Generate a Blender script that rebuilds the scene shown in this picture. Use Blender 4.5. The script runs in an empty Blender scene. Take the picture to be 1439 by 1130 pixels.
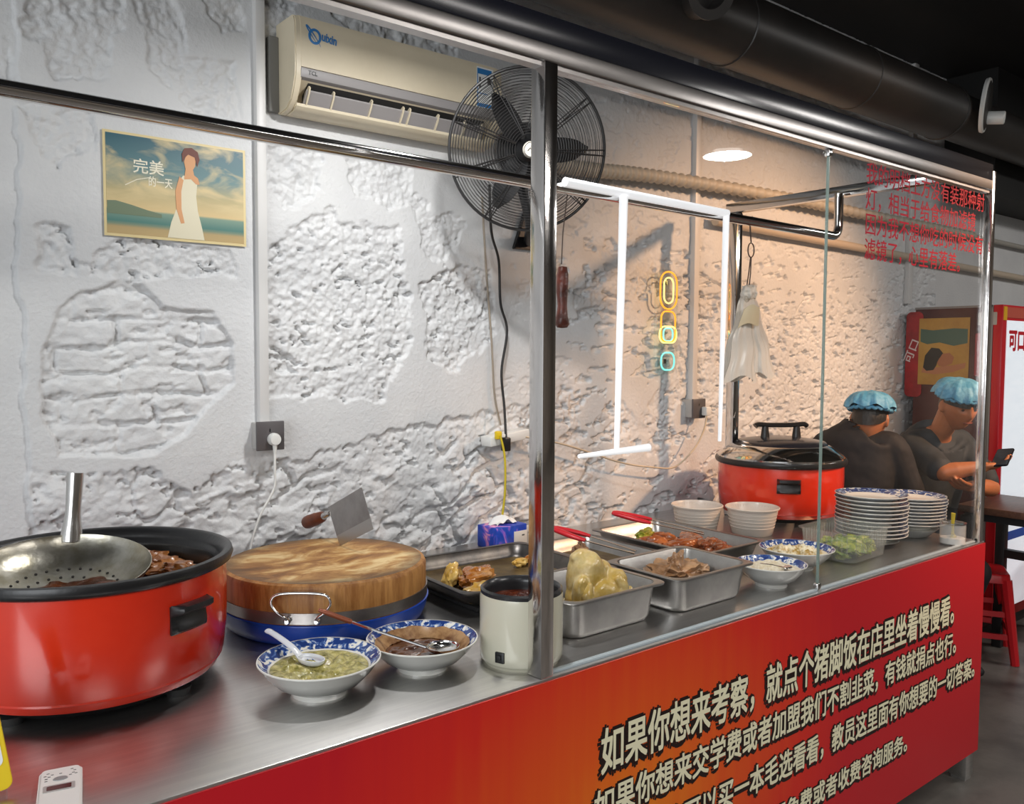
import bpy, bmesh, math, random
import numpy as np
from mathutils import Vector, Matrix, noise as mnoise
rng = random.Random(7)
PI = math.pi
S = bpy.context.scene
COL = S.collection

# ------------------------------------------------------------------ camera
cam = bpy.data.cameras.new('camera')
camo = bpy.data.objects.new('camera', cam)
COL.objects.link(camo)
cam.sensor_fit = 'HORIZONTAL'
cam.sensor_width = 36.0
cam.lens = 36.0 * 1200.0 / 1439.0
cam.clip_start = 0.02
right = Vector((0.777, -0.629, 0.005)).normalized()
fwd = Vector((0.629, 0.776, -0.058)).normalized()
down = fwd.cross(right).normalized()
right = down.cross(fwd).normalized()
mw = Matrix((( right.x, -down.x, -fwd.x, -1.172),
             ( right.y, -down.y, -fwd.y, -1.339),
             ( right.z, -down.z, -fwd.z, 1.600),
             (0, 0, 0, 1)))
camo.matrix_world = mw
S.camera = camo

# ------------------------------------------------------------------ world, exposure
S.view_settings.view_transform = 'Standard'
S.view_settings.look = 'None'
S.view_settings.gamma = 1.0
S.view_settings.use_curve_mapping = False
S.view_settings.exposure = 0.0
S.cycles.use_denoising = True
S.cycles.max_bounces = 8
S.cycles.transparent_max_bounces = 16
S.cycles.caustics_reflective = False
S.cycles.caustics_refractive = False
S.cycles.sample_clamp_indirect = 6.0
W = bpy.data.worlds.new('World'); S.world = W; W.use_nodes = True
bg = W.node_tree.nodes['Background']
bg.inputs[0].default_value = (0.93, 0.96, 1.0, 1)
bg.inputs[1].default_value = 0.75

def area(name, loc, target, size, power, col=(1, 1, 1), shape='DISK', spread=PI, size_y=None):
    l = bpy.data.lights.new(name, 'AREA'); l.shape = shape; l.size = size
    if size_y: l.size_y = size_y
    l.energy = power; l.color = col; l.spread = spread
    o = bpy.data.objects.new(name, l); COL.objects.link(o); o.location = loc
    d = Vector(target) - Vector(loc)
    o.rotation_euler = d.to_track_quat('-Z', 'Y').to_euler()
    return o
def spot(name, loc, target, power, col, angle, blend=.5, rad=.04):
    l = bpy.data.lights.new(name, 'SPOT'); l.energy = power; l.color = col
    l.spot_size = angle; l.spot_blend = blend; l.shadow_soft_size = rad
    o = bpy.data.objects.new(name, l); COL.objects.link(o); o.location = loc
    d = Vector(target) - Vector(loc)
    o.rotation_euler = d.to_track_quat('-Z', 'Y').to_euler()
    return o
area('counter_lamp_light', (.14, .40, 2.53), (.14, .40, 0), .10, 16, (1, .99, .975))
area('hall_lamp_light', (1.52, -.66, 2.345), (1.52, -.66, 0), .17, 8, (1, .97, .93))
spot('warm_spot_light', (3.3, -1.5, 2.95), (2.30, 1.16, 1.28), 400, (1, .57, .30), math.radians(58), .8, .10)
area('shop_front_daylight', (-4.2, -2.2, 1.9), (-.4, .6, 1.2), 2.6, 95, (.93, .97, 1), 'RECTANGLE', PI, 2.2)

# ------------------------------------------------------------------ helpers
def link(o, parent=None):
    COL.objects.link(o)
    if parent is not None: o.parent = parent
    return o
def thing(name, label, cat, loc=(0, 0, 0), rz=0, group=None):
    o = bpy.data.objects.new(name, None); COL.objects.link(o)
    o.empty_display_size = .05
    o.location = loc; o.rotation_euler = (0, 0, rz)
    o['label'] = label; o['category'] = cat
    if group: o['group'] = group
    return o
def tag(o, label, cat, group=None, kind=None):
    o['label'] = label; o['category'] = cat
    if group: o['group'] = group
    if kind: o['kind'] = kind
    return o
def struct(o):
    o['kind'] = 'structure'; return o
def sharp(me, ang=38):
    bm = bmesh.new(); bm.from_mesh(me)
    a = math.radians(ang)
    for f in bm.faces: f.smooth = True
    for e in bm.edges:
        e.smooth = not (len(e.link_faces) == 2 and e.calc_face_angle(0) > a)
    bm.to_mesh(me); bm.free()
def obj(name, bm, m, parent=None, ang=38, loc=None, label=None):
    bmesh.ops.recalc_face_normals(bm, faces=bm.faces)
    a = math.radians(ang)
    for f in bm.faces: f.smooth = True
    for e in bm.edges:
        e.smooth = not (len(e.link_faces) == 2 and e.calc_face_angle(0) > a)
    me = bpy.data.meshes.new(name); bm.to_mesh(me); bm.free()
    for x in (m if isinstance(m, (list, tuple)) else [m]): me.materials.append(x)
    o = bpy.data.objects.new(name, me)
    link(o, parent)
    if loc is not None: o.location = loc
    if label: o['label'] = label
    return o
def dup(root, loc, rz=None, label=None):
    r = root.copy(); COL.objects.link(r); r.location = loc
    if rz is not None: r.rotation_euler = (0, 0, rz)
    if label: r['label'] = label
    for ch in list(root.children):
        c = ch.copy(); COL.objects.link(c); c.parent = r
        for g in ch.children:
            d = g.copy(); COL.objects.link(d); d.parent = c
    return r
def B(): return bmesh.new()
def merge(bm, tmp):
    me = bpy.data.meshes.new('tmp'); tmp.to_mesh(me); tmp.free()
    bm.from_mesh(me); bpy.data.meshes.remove(me)
def box(bm, x0, x1, y0, y1, z0, z1, bev=0, seg=2, mtx=None):
    t = B()
    bmesh.ops.create_cube(t, size=1)
    for v in t.verts:
        v.co = Vector(((x0 + x1) / 2 + v.co.x * (x1 - x0), (y0 + y1) / 2 + v.co.y * (y1 - y0), (z0 + z1) / 2 + v.co.z * (z1 - z0)))
    if bev: bmesh.ops.bevel(t, geom=t.edges[:], offset=bev, segments=seg, affect='EDGES', profile=.5)
    if mtx: bmesh.ops.transform(t, matrix=mtx, verts=t.verts)
    merge(bm, t); return bm
def lathe(bm, prof, seg=48, c=(0, 0, 0), mtx=None, sx=1, sy=1):
    t = B(); rings = []
    for r, z in prof:
        if r < 1e-6: rings.append([t.verts.new((0, 0, z))])
        else: rings.append([t.verts.new((r * math.cos(2 * PI * k / seg) * sx, r * math.sin(2 * PI * k / seg) * sy, z)) for k in range(seg)])
    for a, b in zip(rings, rings[1:]):
        if len(a) == 1 and len(b) == 1: continue
        for k in range(seg):
            k2 = (k + 1) % seg
            if len(a) == 1: t.faces.new((a[0], b[k], b[k2]))
            elif len(b) == 1: t.faces.new((a[k], b[0], a[k2]))
            else: t.faces.new((a[k], b[k], b[k2], a[k2]))
    if mtx: bmesh.ops.transform(t, matrix=mtx, verts=t.verts)
    bmesh.ops.translate(t, vec=Vector(c), verts=t.verts)
    merge(bm, t); return bm
def spline(pts, n=8, closed=False):
    P = [Vector(p) for p in pts]; out = []
    m = len(P); rngm = m if closed else m - 1
    for i in range(rngm):
        p0 = P[(i - 1) % m] if (closed or i > 0) else P[0] * 2 - P[1]
        p1 = P[i]; p2 = P[(i + 1) % m]
        p3 = P[(i + 2) % m] if (closed or i + 2 < m) else P[-1] * 2 - P[-2]
        for k in range(n):
            t = k / n
            out.append(.5 * ((2 * p1) + (p2 - p0) * t + (2 * p0 - 5 * p1 + 4 * p2 - p3) * t * t + (3 * p1 - p0 - 3 * p2 + p3) * t ** 3))
    if not closed: out.append(P[-1])
    return out
def tube(bm, pts, r, seg=8, closed=False, flat=1.0, up=None):
    P = [Vector(p) for p in pts]; n = len(P)
    R = r if isinstance(r, (list, tuple)) else [r] * n
    t = B(); rings = []; prev = None
    for i in range(n):
        if closed: d = P[(i + 1) % n] - P[i - 1]
        else: d = P[min(i + 1, n - 1)] - P[max(i - 1, 0)]
        d.normalize()
        if prev is None:
            u = Vector(up) if up else (Vector((0, 0, 1)) if abs(d.z) < .9 else Vector((1, 0, 0)))
        else: u = prev
        u = (u - d * u.dot(d)).normalized(); prev = u
        w = d.cross(u)
        rings.append([t.verts.new(P[i] + (u * math.cos(2 * PI * k / seg) * flat + w * math.sin(2 * PI * k / seg)) * R[i]) for k in range(seg)])
    pairs = list(zip(rings, rings[1:])) + ([(rings[-1], rings[0])] if closed else [])
    for a, b in pairs:
        for k in range(seg):
            k2 = (k + 1) % seg
            t.faces.new((a[k], a[k2], b[k2], b[k]))
    if not closed:
        t.faces.new(rings[0]); t.faces.new(rings[-1][::-1])
    merge(bm, t); return bm
def blob(bm, c, rad, amp=.15, freq=2.0, seed=0, rz=0, sub=3, tilt=0, ridge=0):
    t = B(); bmesh.ops.create_icosphere(t, subdivisions=sub, radius=1)
    off = Vector((seed * 3.17, seed * 1.31, seed * 2.7))
    M4 = Matrix.Translation(Vector(c)) @ Matrix.Rotation(rz, 4, 'Z') @ Matrix.Rotation(tilt, 4, 'Y')
    for v in t.verts:
        p = v.co.copy()
        k = 1 + amp * mnoise.fractal(p * freq + off, 1.0, 2.0, 3)
        if ridge: k += ridge * (abs(math.sin(p.x * 7 + mnoise.noise(p * 2 + off) * 3)) - .5)
        p = p * k
        v.co = M4 @ Vector((p.x * rad[0], p.y * rad[1], p.z * rad[2]))
    merge(bm, t); return bm
def prism(bm, poly, d, mtx=None, bev=0):
    """polygon in local XY extruded 0..d along Z, then placed by mtx"""
    t = B()
    a = [t.verts.new((p[0], p[1], 0)) for p in poly]; b = [t.verts.new((p[0], p[1], d)) for p in poly]
    t.faces.new(a[::-1]); t.faces.new(b)
    for i in range(len(a)):
        j = (i + 1) % len(a); t.faces.new((a[i], a[j], b[j], b[i]))
    bmesh.ops.recalc_face_normals(t, faces=t.faces)
    if bev: bmesh.ops.bevel(t, geom=[e for e in t.edges if e.calc_face_angle(0) > .6], offset=bev, segments=2, affect='EDGES')
    if mtx: bmesh.ops.transform(t, matrix=mtx, verts=t.verts)
    merge(bm, t); return bm
def grid(bm, fn, nu, nv, closeu=False):
    t = B(); V = [[t.verts.new(fn(i / (nu if closeu else nu - 1), j / (nv - 1))) for j in range(nv)] for i in range(nu)]
    for i in range(nu if closeu else nu - 1):
        i2 = (i + 1) % nu
        for j in range(nv - 1): t.faces.new((V[i][j], V[i2][j], V[i2][j + 1], V[i][j + 1]))
    merge(bm, t); return bm
def rrect(w, h, r, n=5):
    out = []
    for cx, cy, a0 in ((w / 2 - r, h / 2 - r, 0), (-w / 2 + r, h / 2 - r, PI / 2), (-w / 2 + r, -h / 2 + r, PI), (w / 2 - r, -h / 2 + r, 1.5 * PI)):
        for k in range(n + 1):
            a = a0 + PI / 2 * k / n; out.append((cx + r * math.cos(a), cy + r * math.sin(a)))
    return out
def frame(origin, X, Y):
    X = Vector(X).normalized(); Y = Vector(Y); Z = X.cross(Y).normalized(); Y = Z.cross(X).normalized()
    return Matrix(((X.x, Y.x, Z.x, origin[0]), (X.y, Y.y, Z.y, origin[1]), (X.z, Y.z, Z.z, origin[2]), (0, 0, 0, 1)))
def facing(origin, Z, up=(0, 0, 1)):
    """matrix whose local Z points along Z"""
    Z = Vector(Z).normalized(); u = Vector(up); X = u.cross(Z).normalized(); Y = Z.cross(X)
    return Matrix(((X.x, Y.x, Z.x, origin[0]), (X.y, Y.y, Z.y, origin[1]), (X.z, Y.z, Z.z, origin[2]), (0, 0, 0, 1)))

# ------------------------------------------------------------------ materials
def nt(name):
    m = bpy.data.materials.new(name); m.use_nodes = True
    t = m.node_tree; b = t.nodes['Principled BSDF']
    return m, t, b
def N(t, typ, **kw):
    n = t.nodes.new(typ)
    for k, v in kw.items(): setattr(n, k, v)
    return n
def ramp(t, stops, interp='LINEAR'):
    r = t.nodes.new('ShaderNodeValToRGB'); cr = r.color_ramp; cr.interpolation = interp
    while len(cr.elements) < len(stops): cr.elements.new(.5)
    for e, (p, c) in zip(cr.elements, stops):
        e.position = p; e.color = (*c, 1) if len(c) == 3 else c
    return r
def hexc(h):
    h = h.lstrip('#'); v = [int(h[i:i + 2], 16) / 255 for i in (0, 2, 4)]
    return tuple(x / 12.92 if x <= .04045 else ((x + .055) / 1.055) ** 2.4 for x in v)
def P(name, col, rough=.5, metal=0, col2=None, sc=8, bump=0, bsc=30, coat=0, emit=0, ecol=None, trans=0, alpha=1, spec=.5, lo=.4, hi=.65, aniso=None, sss=0, detail=6):
    m, t, b = nt(name)
    if isinstance(col, str): col = hexc(col)
    if isinstance(col2, str): col2 = hexc(col2)
    b.inputs['Base Color'].default_value = (*col, 1); b.inputs['Roughness'].default_value = rough
    b.inputs['Metallic'].default_value = metal; b.inputs['Specular IOR Level'].default_value = spec
    b.inputs['Coat Weight'].default_value = coat; b.inputs['Coat Roughness'].default_value = .08
    b.inputs['Transmission Weight'].default_value = trans; b.inputs['Alpha'].default_value = alpha
    if sss:
        b.inputs['Subsurface Weight'].default_value = sss; b.inputs['Subsurface Radius'].default_value = (.02, .01, .006)
        b.inputs['Subsurface Scale'].default_value = .3
    if emit:
        b.inputs['Emission Color'].default_value = (*(ecol or col), 1); b.inputs['Emission Strength'].default_value = emit
    tc = N(t, 'ShaderNodeTexCoord')
    src = tc.outputs['Object']
    if aniso:
        mp = N(t, 'ShaderNodeMapping'); mp.inputs['Scale'].default_value = aniso
        t.links.new(src, mp.inputs[0]); src = mp.outputs[0]
    if col2 is not None:
        n = N(t, 'ShaderNodeTexNoise'); n.inputs['Scale'].default_value = sc; n.inputs['Detail'].default_value = detail; n.inputs['Roughness'].default_value = .65
        t.links.new(src, n.inputs['Vector'])
        r = ramp(t, [(lo, col), (hi, col2)]); t.links.new(n.outputs['Fac'], r.inputs[0]); t.links.new(r.outputs[0], b.inputs['Base Color'])
    if bump:
        n2 = N(t, 'ShaderNodeTexNoise'); n2.inputs['Scale'].default_value = bsc; n2.inputs['Detail'].default_value = 8
        t.links.new(src, n2.inputs['Vector'])
        bp = N(t, 'ShaderNodeBump'); bp.inputs['Strength'].default_value = 1; bp.inputs['Distance'].default_value = bump
        t.links.new(n2.outputs['Fac'], bp.inputs['Height']); t.links.new(bp.outputs[0], b.inputs['Normal'])
    return m
def porcelain(name, r0, r1, base='#eceae2', blue='#27407f'):
    m, t, b = nt(name)
    tc = N(t, 'ShaderNodeTexCoord'); sp = N(t, 'ShaderNodeSeparateXYZ'); t.links.new(tc.outputs['Object'], sp.inputs[0])
    cb = N(t, 'ShaderNodeCombineXYZ'); t.links.new(sp.outputs[0], cb.inputs[0]); t.links.new(sp.outputs[1], cb.inputs[1])
    ln = N(t, 'ShaderNodeVectorMath', operation='LENGTH'); t.links.new(cb.outputs[0], ln.inputs[0])
    mk = ramp(t, [(0, (0, 0, 0)), (.5, (1, 1, 1))], 'CONSTANT')
    mr = N(t, 'ShaderNodeMapRange'); mr.inputs[1].default_value = r0 - (r1 - r0); mr.inputs[2].default_value = r1
    t.links.new(ln.outputs['Value'], mr.inputs[0]); t.links.new(mr.outputs[0], mk.inputs[0])
    # only faces that look up (the painted inside of the rim)
    g = N(t, 'ShaderNodeNewGeometry'); sz = N(t, 'ShaderNodeSeparateXYZ'); t.links.new(g.outputs['True Normal'], sz.inputs[0])
    up = N(t, 'ShaderNodeMath', operation='GREATER_THAN'); up.inputs[1].default_value = .1; t.links.new(sz.outputs[2], up.inputs[0])
    n = N(t, 'ShaderNodeTexNoise'); n.inputs['Scale'].default_value = 48; n.inputs['Detail'].default_value = 2; n.inputs['Distortion'].default_value = 1.5
    t.links.new(tc.outputs['Object'], n.inputs['Vector'])
    rp = ramp(t, [(.45, hexc(blue)), (.53, hexc('#5f7fb8')), (.60, hexc(base))]); t.links.new(n.outputs['Fac'], rp.inputs[0])
    mm = N(t, 'ShaderNodeMath', operation='MULTIPLY'); t.links.new(mk.outputs[0], mm.inputs[0]); t.links.new(up.outputs[0], mm.inputs[1])
    mx = N(t, 'ShaderNodeMix', data_type='RGBA'); mx.inputs[6].default_value = (*hexc(base), 1)
    t.links.new(mm.outputs[0], mx.inputs[0]); t.links.new(rp.outputs[0], mx.inputs[7])
    t.links.new(mx.outputs[2], b.inputs['Base Color'])
    b.inputs['Roughness'].default_value = .12; b.inputs['Coat Weight'].default_value = .4
    return m
def glassmat(name, tint=(1, 1, 1), refl=1.0, rough=0.0):
    m = bpy.data.materials.new(name); m.use_nodes = True; t = m.node_tree; t.nodes.clear()
    o = N(t, 'ShaderNodeOutputMaterial'); tr = N(t, 'ShaderNodeBsdfTransparent'); gl = N(t, 'ShaderNodeBsdfGlossy')
    tr.inputs[0].default_value = (*tint, 1); gl.inputs['Roughness'].default_value = rough
    gl.inputs[0].default_value = (refl, refl, refl, 1)
    lw = N(t, 'ShaderNodeLayerWeight'); lw.inputs[0].default_value = .5
    pw = N(t, 'ShaderNodeMath', operation='POWER'); pw.inputs[1].default_value = 5; t.links.new(lw.outputs['Facing'], pw.inputs[0])
    fr = N(t, 'ShaderNodeMath', operation='MULTIPLY_ADD'); fr.inputs[1].default_value = .95; fr.inputs[2].default_value = .022; t.links.new(pw.outputs[0], fr.inputs[0])
    mx = N(t, 'ShaderNodeMixShader'); t.links.new(fr.outputs[0], mx.inputs[0]); t.links.new(tr.outputs[0], mx.inputs[1]); t.links.new(gl.outputs[0], mx.inputs[2])
    t.links.new(mx.outputs[0], o.inputs[0])
    return m
def filmmat(name, col, a):
    """thin clear or milky plastic: part see-through, part plastic"""
    m = bpy.data.materials.new(name); m.use_nodes = True; t = m.node_tree
    b = t.nodes['Principled BSDF']; b.inputs['Base Color'].default_value = (*col, 1); b.inputs['Roughness'].default_value = .25
    b.inputs['Alpha'].default_value = a
    return m

STEEL = P('brushed_steel', (.60, .59, .58), .34, 1, col2=(.68, .67, .65), sc=5, coat=.45, bump=.0002, bsc=60, aniso=(1, 14, 14))
PANST = P('pan_steel', (.40, .39, .375), .36, 1, col2=(.33, .32, .31), sc=14, bump=.0003, bsc=80)
CHROME = P('polished_steel', (.72, .71, .70), .10, 1, bump=.0004, bsc=9)
CHROMEB = P('polished_post_steel', (.74, .71, .69), .12, 1, bump=.004, bsc=7, aniso=(1, 1, .35))
DARKST = P('dark_tray_steel', (.075, .07, .068), .32, .8, col2=(.16, .14, .12), sc=12)
BLACKPL = P('black_plastic', (.012, .012, .013), .32, 0, bump=.0004, bsc=90)
BLACKGL = P('black_gloss', (.012, .013, .02), .22, 0)
BLACKWIRE = P('black_wire', (.016, .015, .015), .42)
RUBBER = P('dark_rubber', (.02, .02, .02), .6)
RED = P('red_enamel', hexc('#e2361a'), .2, 0, col2=hexc('#d82c14'), sc=3, coat=.6)
WHITEPL = P('white_plastic', hexc('#e6e6e2'), .35)
CREAMPL = P('cream_enamel', hexc('#e2dec8'), .22, coat=.4)
GLASS = glassmat('clear_glass')
CLEARPL = glassmat('clear_plastic', (.93, .95, .94), 1.0, .05)

# =================================================================== SETTING
K = .905            # worktop height
WY = 1.16           # back wall plane

def H(ix, iy, s):
    h = (ix.astype(np.int64) * 374761393 + iy.astype(np.int64) * 668265263 + s * 1442695041) & 0xffffffff
    h = ((h ^ (h >> 13)) * 1274126177) & 0xffffffff
    return ((h ^ (h >> 16)) & 0xffff) / 65535.0
def vn(x, y, s):
    ix = np.floor(x); iy = np.floor(y); fx = x - ix; fy = y - iy
    fx = fx * fx * (3 - 2 * fx); fy = fy * fy * (3 - 2 * fy)
    a = H(ix, iy, s); b = H(ix + 1, iy, s); c = H(ix, iy + 1, s); d = H(ix + 1, iy + 1, s)
    return (a * (1 - fx) + b * fx) * (1 - fy) + (c * (1 - fx) + d * fx) * fy
def fbm(x, y, s, o=4):
    r = 0; a = .5; tot = 0
    for k in range(o):
        r = r + a * vn(x * 2 ** k + 17.3 * k, y * 2 ** k - 9.1 * k, s + k); tot += a; a *= .55
    return r / tot
def sst(a, b, x):
    t = np.clip((x - a) / (b - a), 0, 1); return t * t * (3 - 2 * t)
def sdf(poly, X, Z):
    d = np.full(X.shape, 1e9); ins = np.zeros(X.shape, bool); n = len(poly)
    for i in range(n):
        x0, z0 = poly[i]; x1, z1 = poly[(i + 1) % n]
        ex, ez = x1 - x0, z1 - z0; wx, wz = X - x0, Z - z0
        t = np.clip((wx * ex + wz * ez) / (ex * ex + ez * ez), 0, 1)
        d = np.minimum(d, (wx - ex * t) ** 2 + (wz - ez * t) ** 2)
        c = ((z0 > Z) != (z1 > Z)) & (X < (x1 - x0) * (Z - z0) / (z1 - z0 + 1e-12) + x0)
        ins ^= c
    d = np.sqrt(d); return np.where(ins, -d, d)
ROUGH = [
 [(-0.729, 2.56), (-0.48, 2.625), (-0.549, 2.327), (-0.678, 2.297), (-0.697, 2.387), (-0.748, 2.393)],
 [(-0.504, 2.62), (-0.386, 2.651), (-0.311, 2.444), (-0.187, 2.451), (-0.174, 2.283), (-0.294, 2.274), (-0.382, 2.341), (-0.435, 2.385), (-0.428, 2.447)],
 [(-0.298, 2.68), (-0.169, 2.71), (-0.175, 2.55), (-0.234, 2.522), (-0.269, 2.573)],
 [(-0.765, 2.231), (-0.568, 2.249), (-0.567, 2.136), (-0.649, 2.097), (-0.675, 2.065), (-0.731, 2.121)],
 [(-0.725, 1.929), (-0.645, 1.925), (-0.647, 1.813), (-0.714, 1.82)],
 [(-0.616, 1.827), (-0.568, 1.881), (-0.466, 1.915), (-0.216, 1.9), (-0.207, 1.827), (-0.45, 1.799), (-0.587, 1.785)],
 [(-0.763, 1.29), (-0.676, 1.27), (-0.572, 1.258), (-0.45, 1.264), (-0.342, 1.192), (-0.17, 1.284), (-0.009, 1.249), (0.356, 1.343), (0.787, 1.387), (1.034, 1.42), (1.04, 0.857), (0.471, 0.858), (-0.769, 0.86)],
 [(-0.096, 2.218), (0.078, 2.229), (0.086, 2.102), (-0.048, 2.038), (-0.098, 2.08)],
 [(0.152, 2.234), (0.443, 2.253), (0.4, 2.116), (0.344, 2.081), (0.197, 2.115)],
 [(-0.104, 1.919), (-0.002, 1.982), (0.108, 2.06), (0.146, 2.014), (0.358, 2.021), (0.408, 1.78), (0.399, 1.586), (0.3, 1.442), (-0.11, 1.454)],
 [(0.42, 2.142), (0.508, 2.079), (0.639, 2.068), (0.592, 1.963), (0.546, 1.905), (0.443, 1.952)],
 [(0.443, 1.83), (0.592, 1.913), (0.752, 1.898), (0.786, 1.665), (0.593, 1.535), (0.472, 1.586)],
 [(0.151, 2.72), (0.36, 2.69), (0.591, 2.66), (0.591, 2.593), (0.252, 2.601), (0.126, 2.66)],
 [(-0.103, 2.72), (0.006, 2.75), (-0.008, 2.521), (-0.108, 2.332)],
 [(-0.841, 2.388), (-0.78, 2.385), (-0.775, 2.281), (-0.844, 2.268)],
]
BRICK = [(-0.73, 1.51), (-0.72, 1.603), (-0.684, 1.696), (-0.628, 1.751), (-0.533, 1.792), (-0.469, 1.782), (-0.413, 1.721), (-0.272, 1.714), (-0.214, 1.623), (-0.211, 1.5), (-0.297, 1.429), (-0.356, 1.359), (-0.449, 1.304), (-0.684, 1.321), (-0.721, 1.417)]
def wall_relief():
    x0, x1, z0, z1, st = -1.35, 4.25, .80, 3.3, .0046
    nx = int((x1 - x0) / st) + 1; nz = int((z1 - z0) / st) + 1
    X, Z = np.meshgrid(np.linspace(x0, x1, nx), np.linspace(z0, z1, nz), indexing='ij')
    warp = (fbm(X * 14, Z * 14, 3, 3) - .5) * .055 + (fbm(X * 60, Z * 60, 5, 3) - .5) * .022
    m = np.zeros(X.shape)
    for p in ROUGH: m = np.maximum(m, 1 - sst(-.006, .003, sdf(p, X, Z) + warp))
    right_side = sst(.85, 1.25, X + (fbm(X * 6, Z * 6, 9, 3) - .5) * .5)
    big = sst(.44, .48, fbm(X * 3.1, Z * 3.1, 21, 4)) * right_side
    m = np.maximum(m, big * (.62 - .4 * sst(1.9, 2.15, Z)))
    mb = 1 - sst(-.006, .003, sdf(BRICK, X, Z) + warp * .35)
    h = .003 * (fbm(X * 2.2, Z * 2.2, 31, 3) - .5) + .0012 * (fbm(X * 30, Z * 30, 33, 3) - .5)
    low = 1 - sst(1.15, 1.42, Z)
    rg = np.abs(fbm(X * 17 + Z * 5, Z * 21, 41, 5) - .5) * 2
    rough = -.008 + (1 + .9 * sst(2.05, 2.25, Z)) * .011 * (fbm(X * 24, Z * 24, 43, 3) - .5) + .015 * (fbm(X * 62, Z * 62, 44, 4) - .5) + .006 * (fbm(X * 120, Z * 120, 47, 2) - .5)
    # weathered brick courses in the lower wall and centre
    def courses(ang, bw, bh, s, gap, wp=.035):
        c, sn = math.cos(ang), math.sin(ang)
        U = X * c + Z * sn + (fbm(X * 7, Z * 7, s, 3) - .5) * wp * 1.4
        V = -X * sn + Z * c + (fbm(X * 7, Z * 7, s + 7, 3) - .5) * wp
        row = np.floor(V / bh); fv = V / bh - row
        u = U / bw + .5 * (row % 2) + .3 * H(row, row * 0, s); fu = u - np.floor(u)
        dist = np.minimum(np.minimum(fv, 1 - fv) * bh, np.minimum(fu, 1 - fu) * bw)
        tone = H(np.floor(u), row, s + 3)
        return 1 - sst(gap * .4, gap, dist + (fbm(X * 50, Z * 50, s + 5, 3) - .5) * .010), tone
    jn, tone = courses(.02, .25, .074, 61, .010, .05)
    keep = .25 + .75 * sst(.42, .58, fbm(X * 9, Z * 9, 67, 3))
    brick = -.011 - .014 * jn * keep + .006 * (tone - .5) + .010 * (fbm(X * 30, Z * 38, 71, 4) - .5) - .008 * sst(.60, .68, fbm(X * 22, Z * 40, 73, 3))
    jn2, tone2 = courses(.50, .24, .095, 81, .013, .13)
    keep2 = sst(.47, .62, fbm(X * 5, Z * 5, 87, 3))
    lowr = -.007 - .026 * jn2 * keep2 + .006 * (tone2 - .5) + .022 * (fbm(X * 12 + Z * 6, Z * 16, 91, 5) - .5) + .012 * sst(.5, .62, fbm(X * 6 - Z * 4, Z * 11, 95, 4)) + .007 * (fbm(X * 70, Z * 70, 97, 3) - .5)
    mix = sst(.0, 1, low)
    h = h * (1 - m) + m * (rough * (1 - mix) + lowr * mix)
    h = h * (1 - mb) + mb * brick
    # pits and torn holes on the right half
    pit = sst(.605, .655, fbm(X * 15 + Z * 9, Z * 36 - X * 7, 101, 4)) * right_side * (1 - .8 * sst(1.95, 2.2, Z))
    h -= .020 * pit
    pit2 = sst(.66, .71, fbm(X * 30 + Z * 12, Z * 48, 107, 3)) * (1 - .75 * sst(1.9, 2.1, Z)) * m
    h -= .014 * pit2
    # ragged vertical plaster seam far left
    sx = -.764 + (fbm(Z * 9, Z * 0, 113, 4) - .5) * .05
    h += -.010 * sst(.004, -.004, X - sx)
    V = np.stack([X, WY - h, Z], -1).reshape(-1, 3)
    idx = np.arange(nx * nz).reshape(nx, nz)
    q = np.stack([idx[:-1, :-1], idx[1:, :-1], idx[1:, 1:], idx[:-1, 1:]], -1).reshape(-1)
    me = bpy.data.meshes.new('wall_back')
    me.vertices.add(nx * nz); me.vertices.foreach_set('co', V.ravel())
    nf = len(q) // 4
    me.loops.add(len(q)); me.loops.foreach_set('vertex_index', q.astype(np.int32))
    me.polygons.add(nf); me.polygons.foreach_set('loop_start', np.arange(0, len(q), 4, dtype=np.int32))
    me.polygons.foreach_set('use_smooth', np.ones(nf, bool))
    me.update(); me.validate()
    return me
WALLM = P('white_wall_paint', hexc('#d3d4d5'), .55, 0, col2=hexc('#dcdddd'), sc=2.5, bump=.0022, bsc=90)
me = wall_relief(); me.materials.append(WALLM)
struct(link(bpy.data.objects.new('wall_back', me)))
b = B(); box(b, 4.25, 8.0, WY, WY + .2, 0, 3.3); box(b, -4.5, -1.35, WY, WY + .2, 0, 3.3); box(b, -1.35, 4.25, WY + .03, WY + .2, 0, 3.3); box(b, -1.35, 4.25, WY, WY + .03, 0, .80)
struct(obj('wall_rear', b, WALLM))
HALLM = P('hall_wall_paint', hexc('#8d867c'), .6, col2=hexc('#6d655c'), sc=1.5)
b = B(); box(b, 8.0, 8.2, -6, WY + .2, 0, 3.3); struct(obj('wall_right', b, HALLM))
b = B(); box(b, -4.5, 8.2, -6.2, -6, 0, 3.3); struct(obj('wall_front', b, HALLM))
FLOORM = P('concrete_floor', hexc('#6a655f'), .42, col2=hexc('#4a4642'), sc=2.2, bump=.0015, bsc=18)
b = B(); box(b, -4.5, 8.2, -6.2, WY + .2, -.1, 0); struct(obj('floor', b, FLOORM))
CEILM = P('black_ceiling_paint', (.006, .006, .006), .7)
b = B(); box(b, -4.5, 8.2, -6.2, WY + .2, 3.3, 3.4); struct(obj('ceiling', b, CEILM))
b = B(); box(b, 4.3, 8, .86, WY, 2.56, 3.3); struct(obj('trim_1', b, CEILM))

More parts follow.
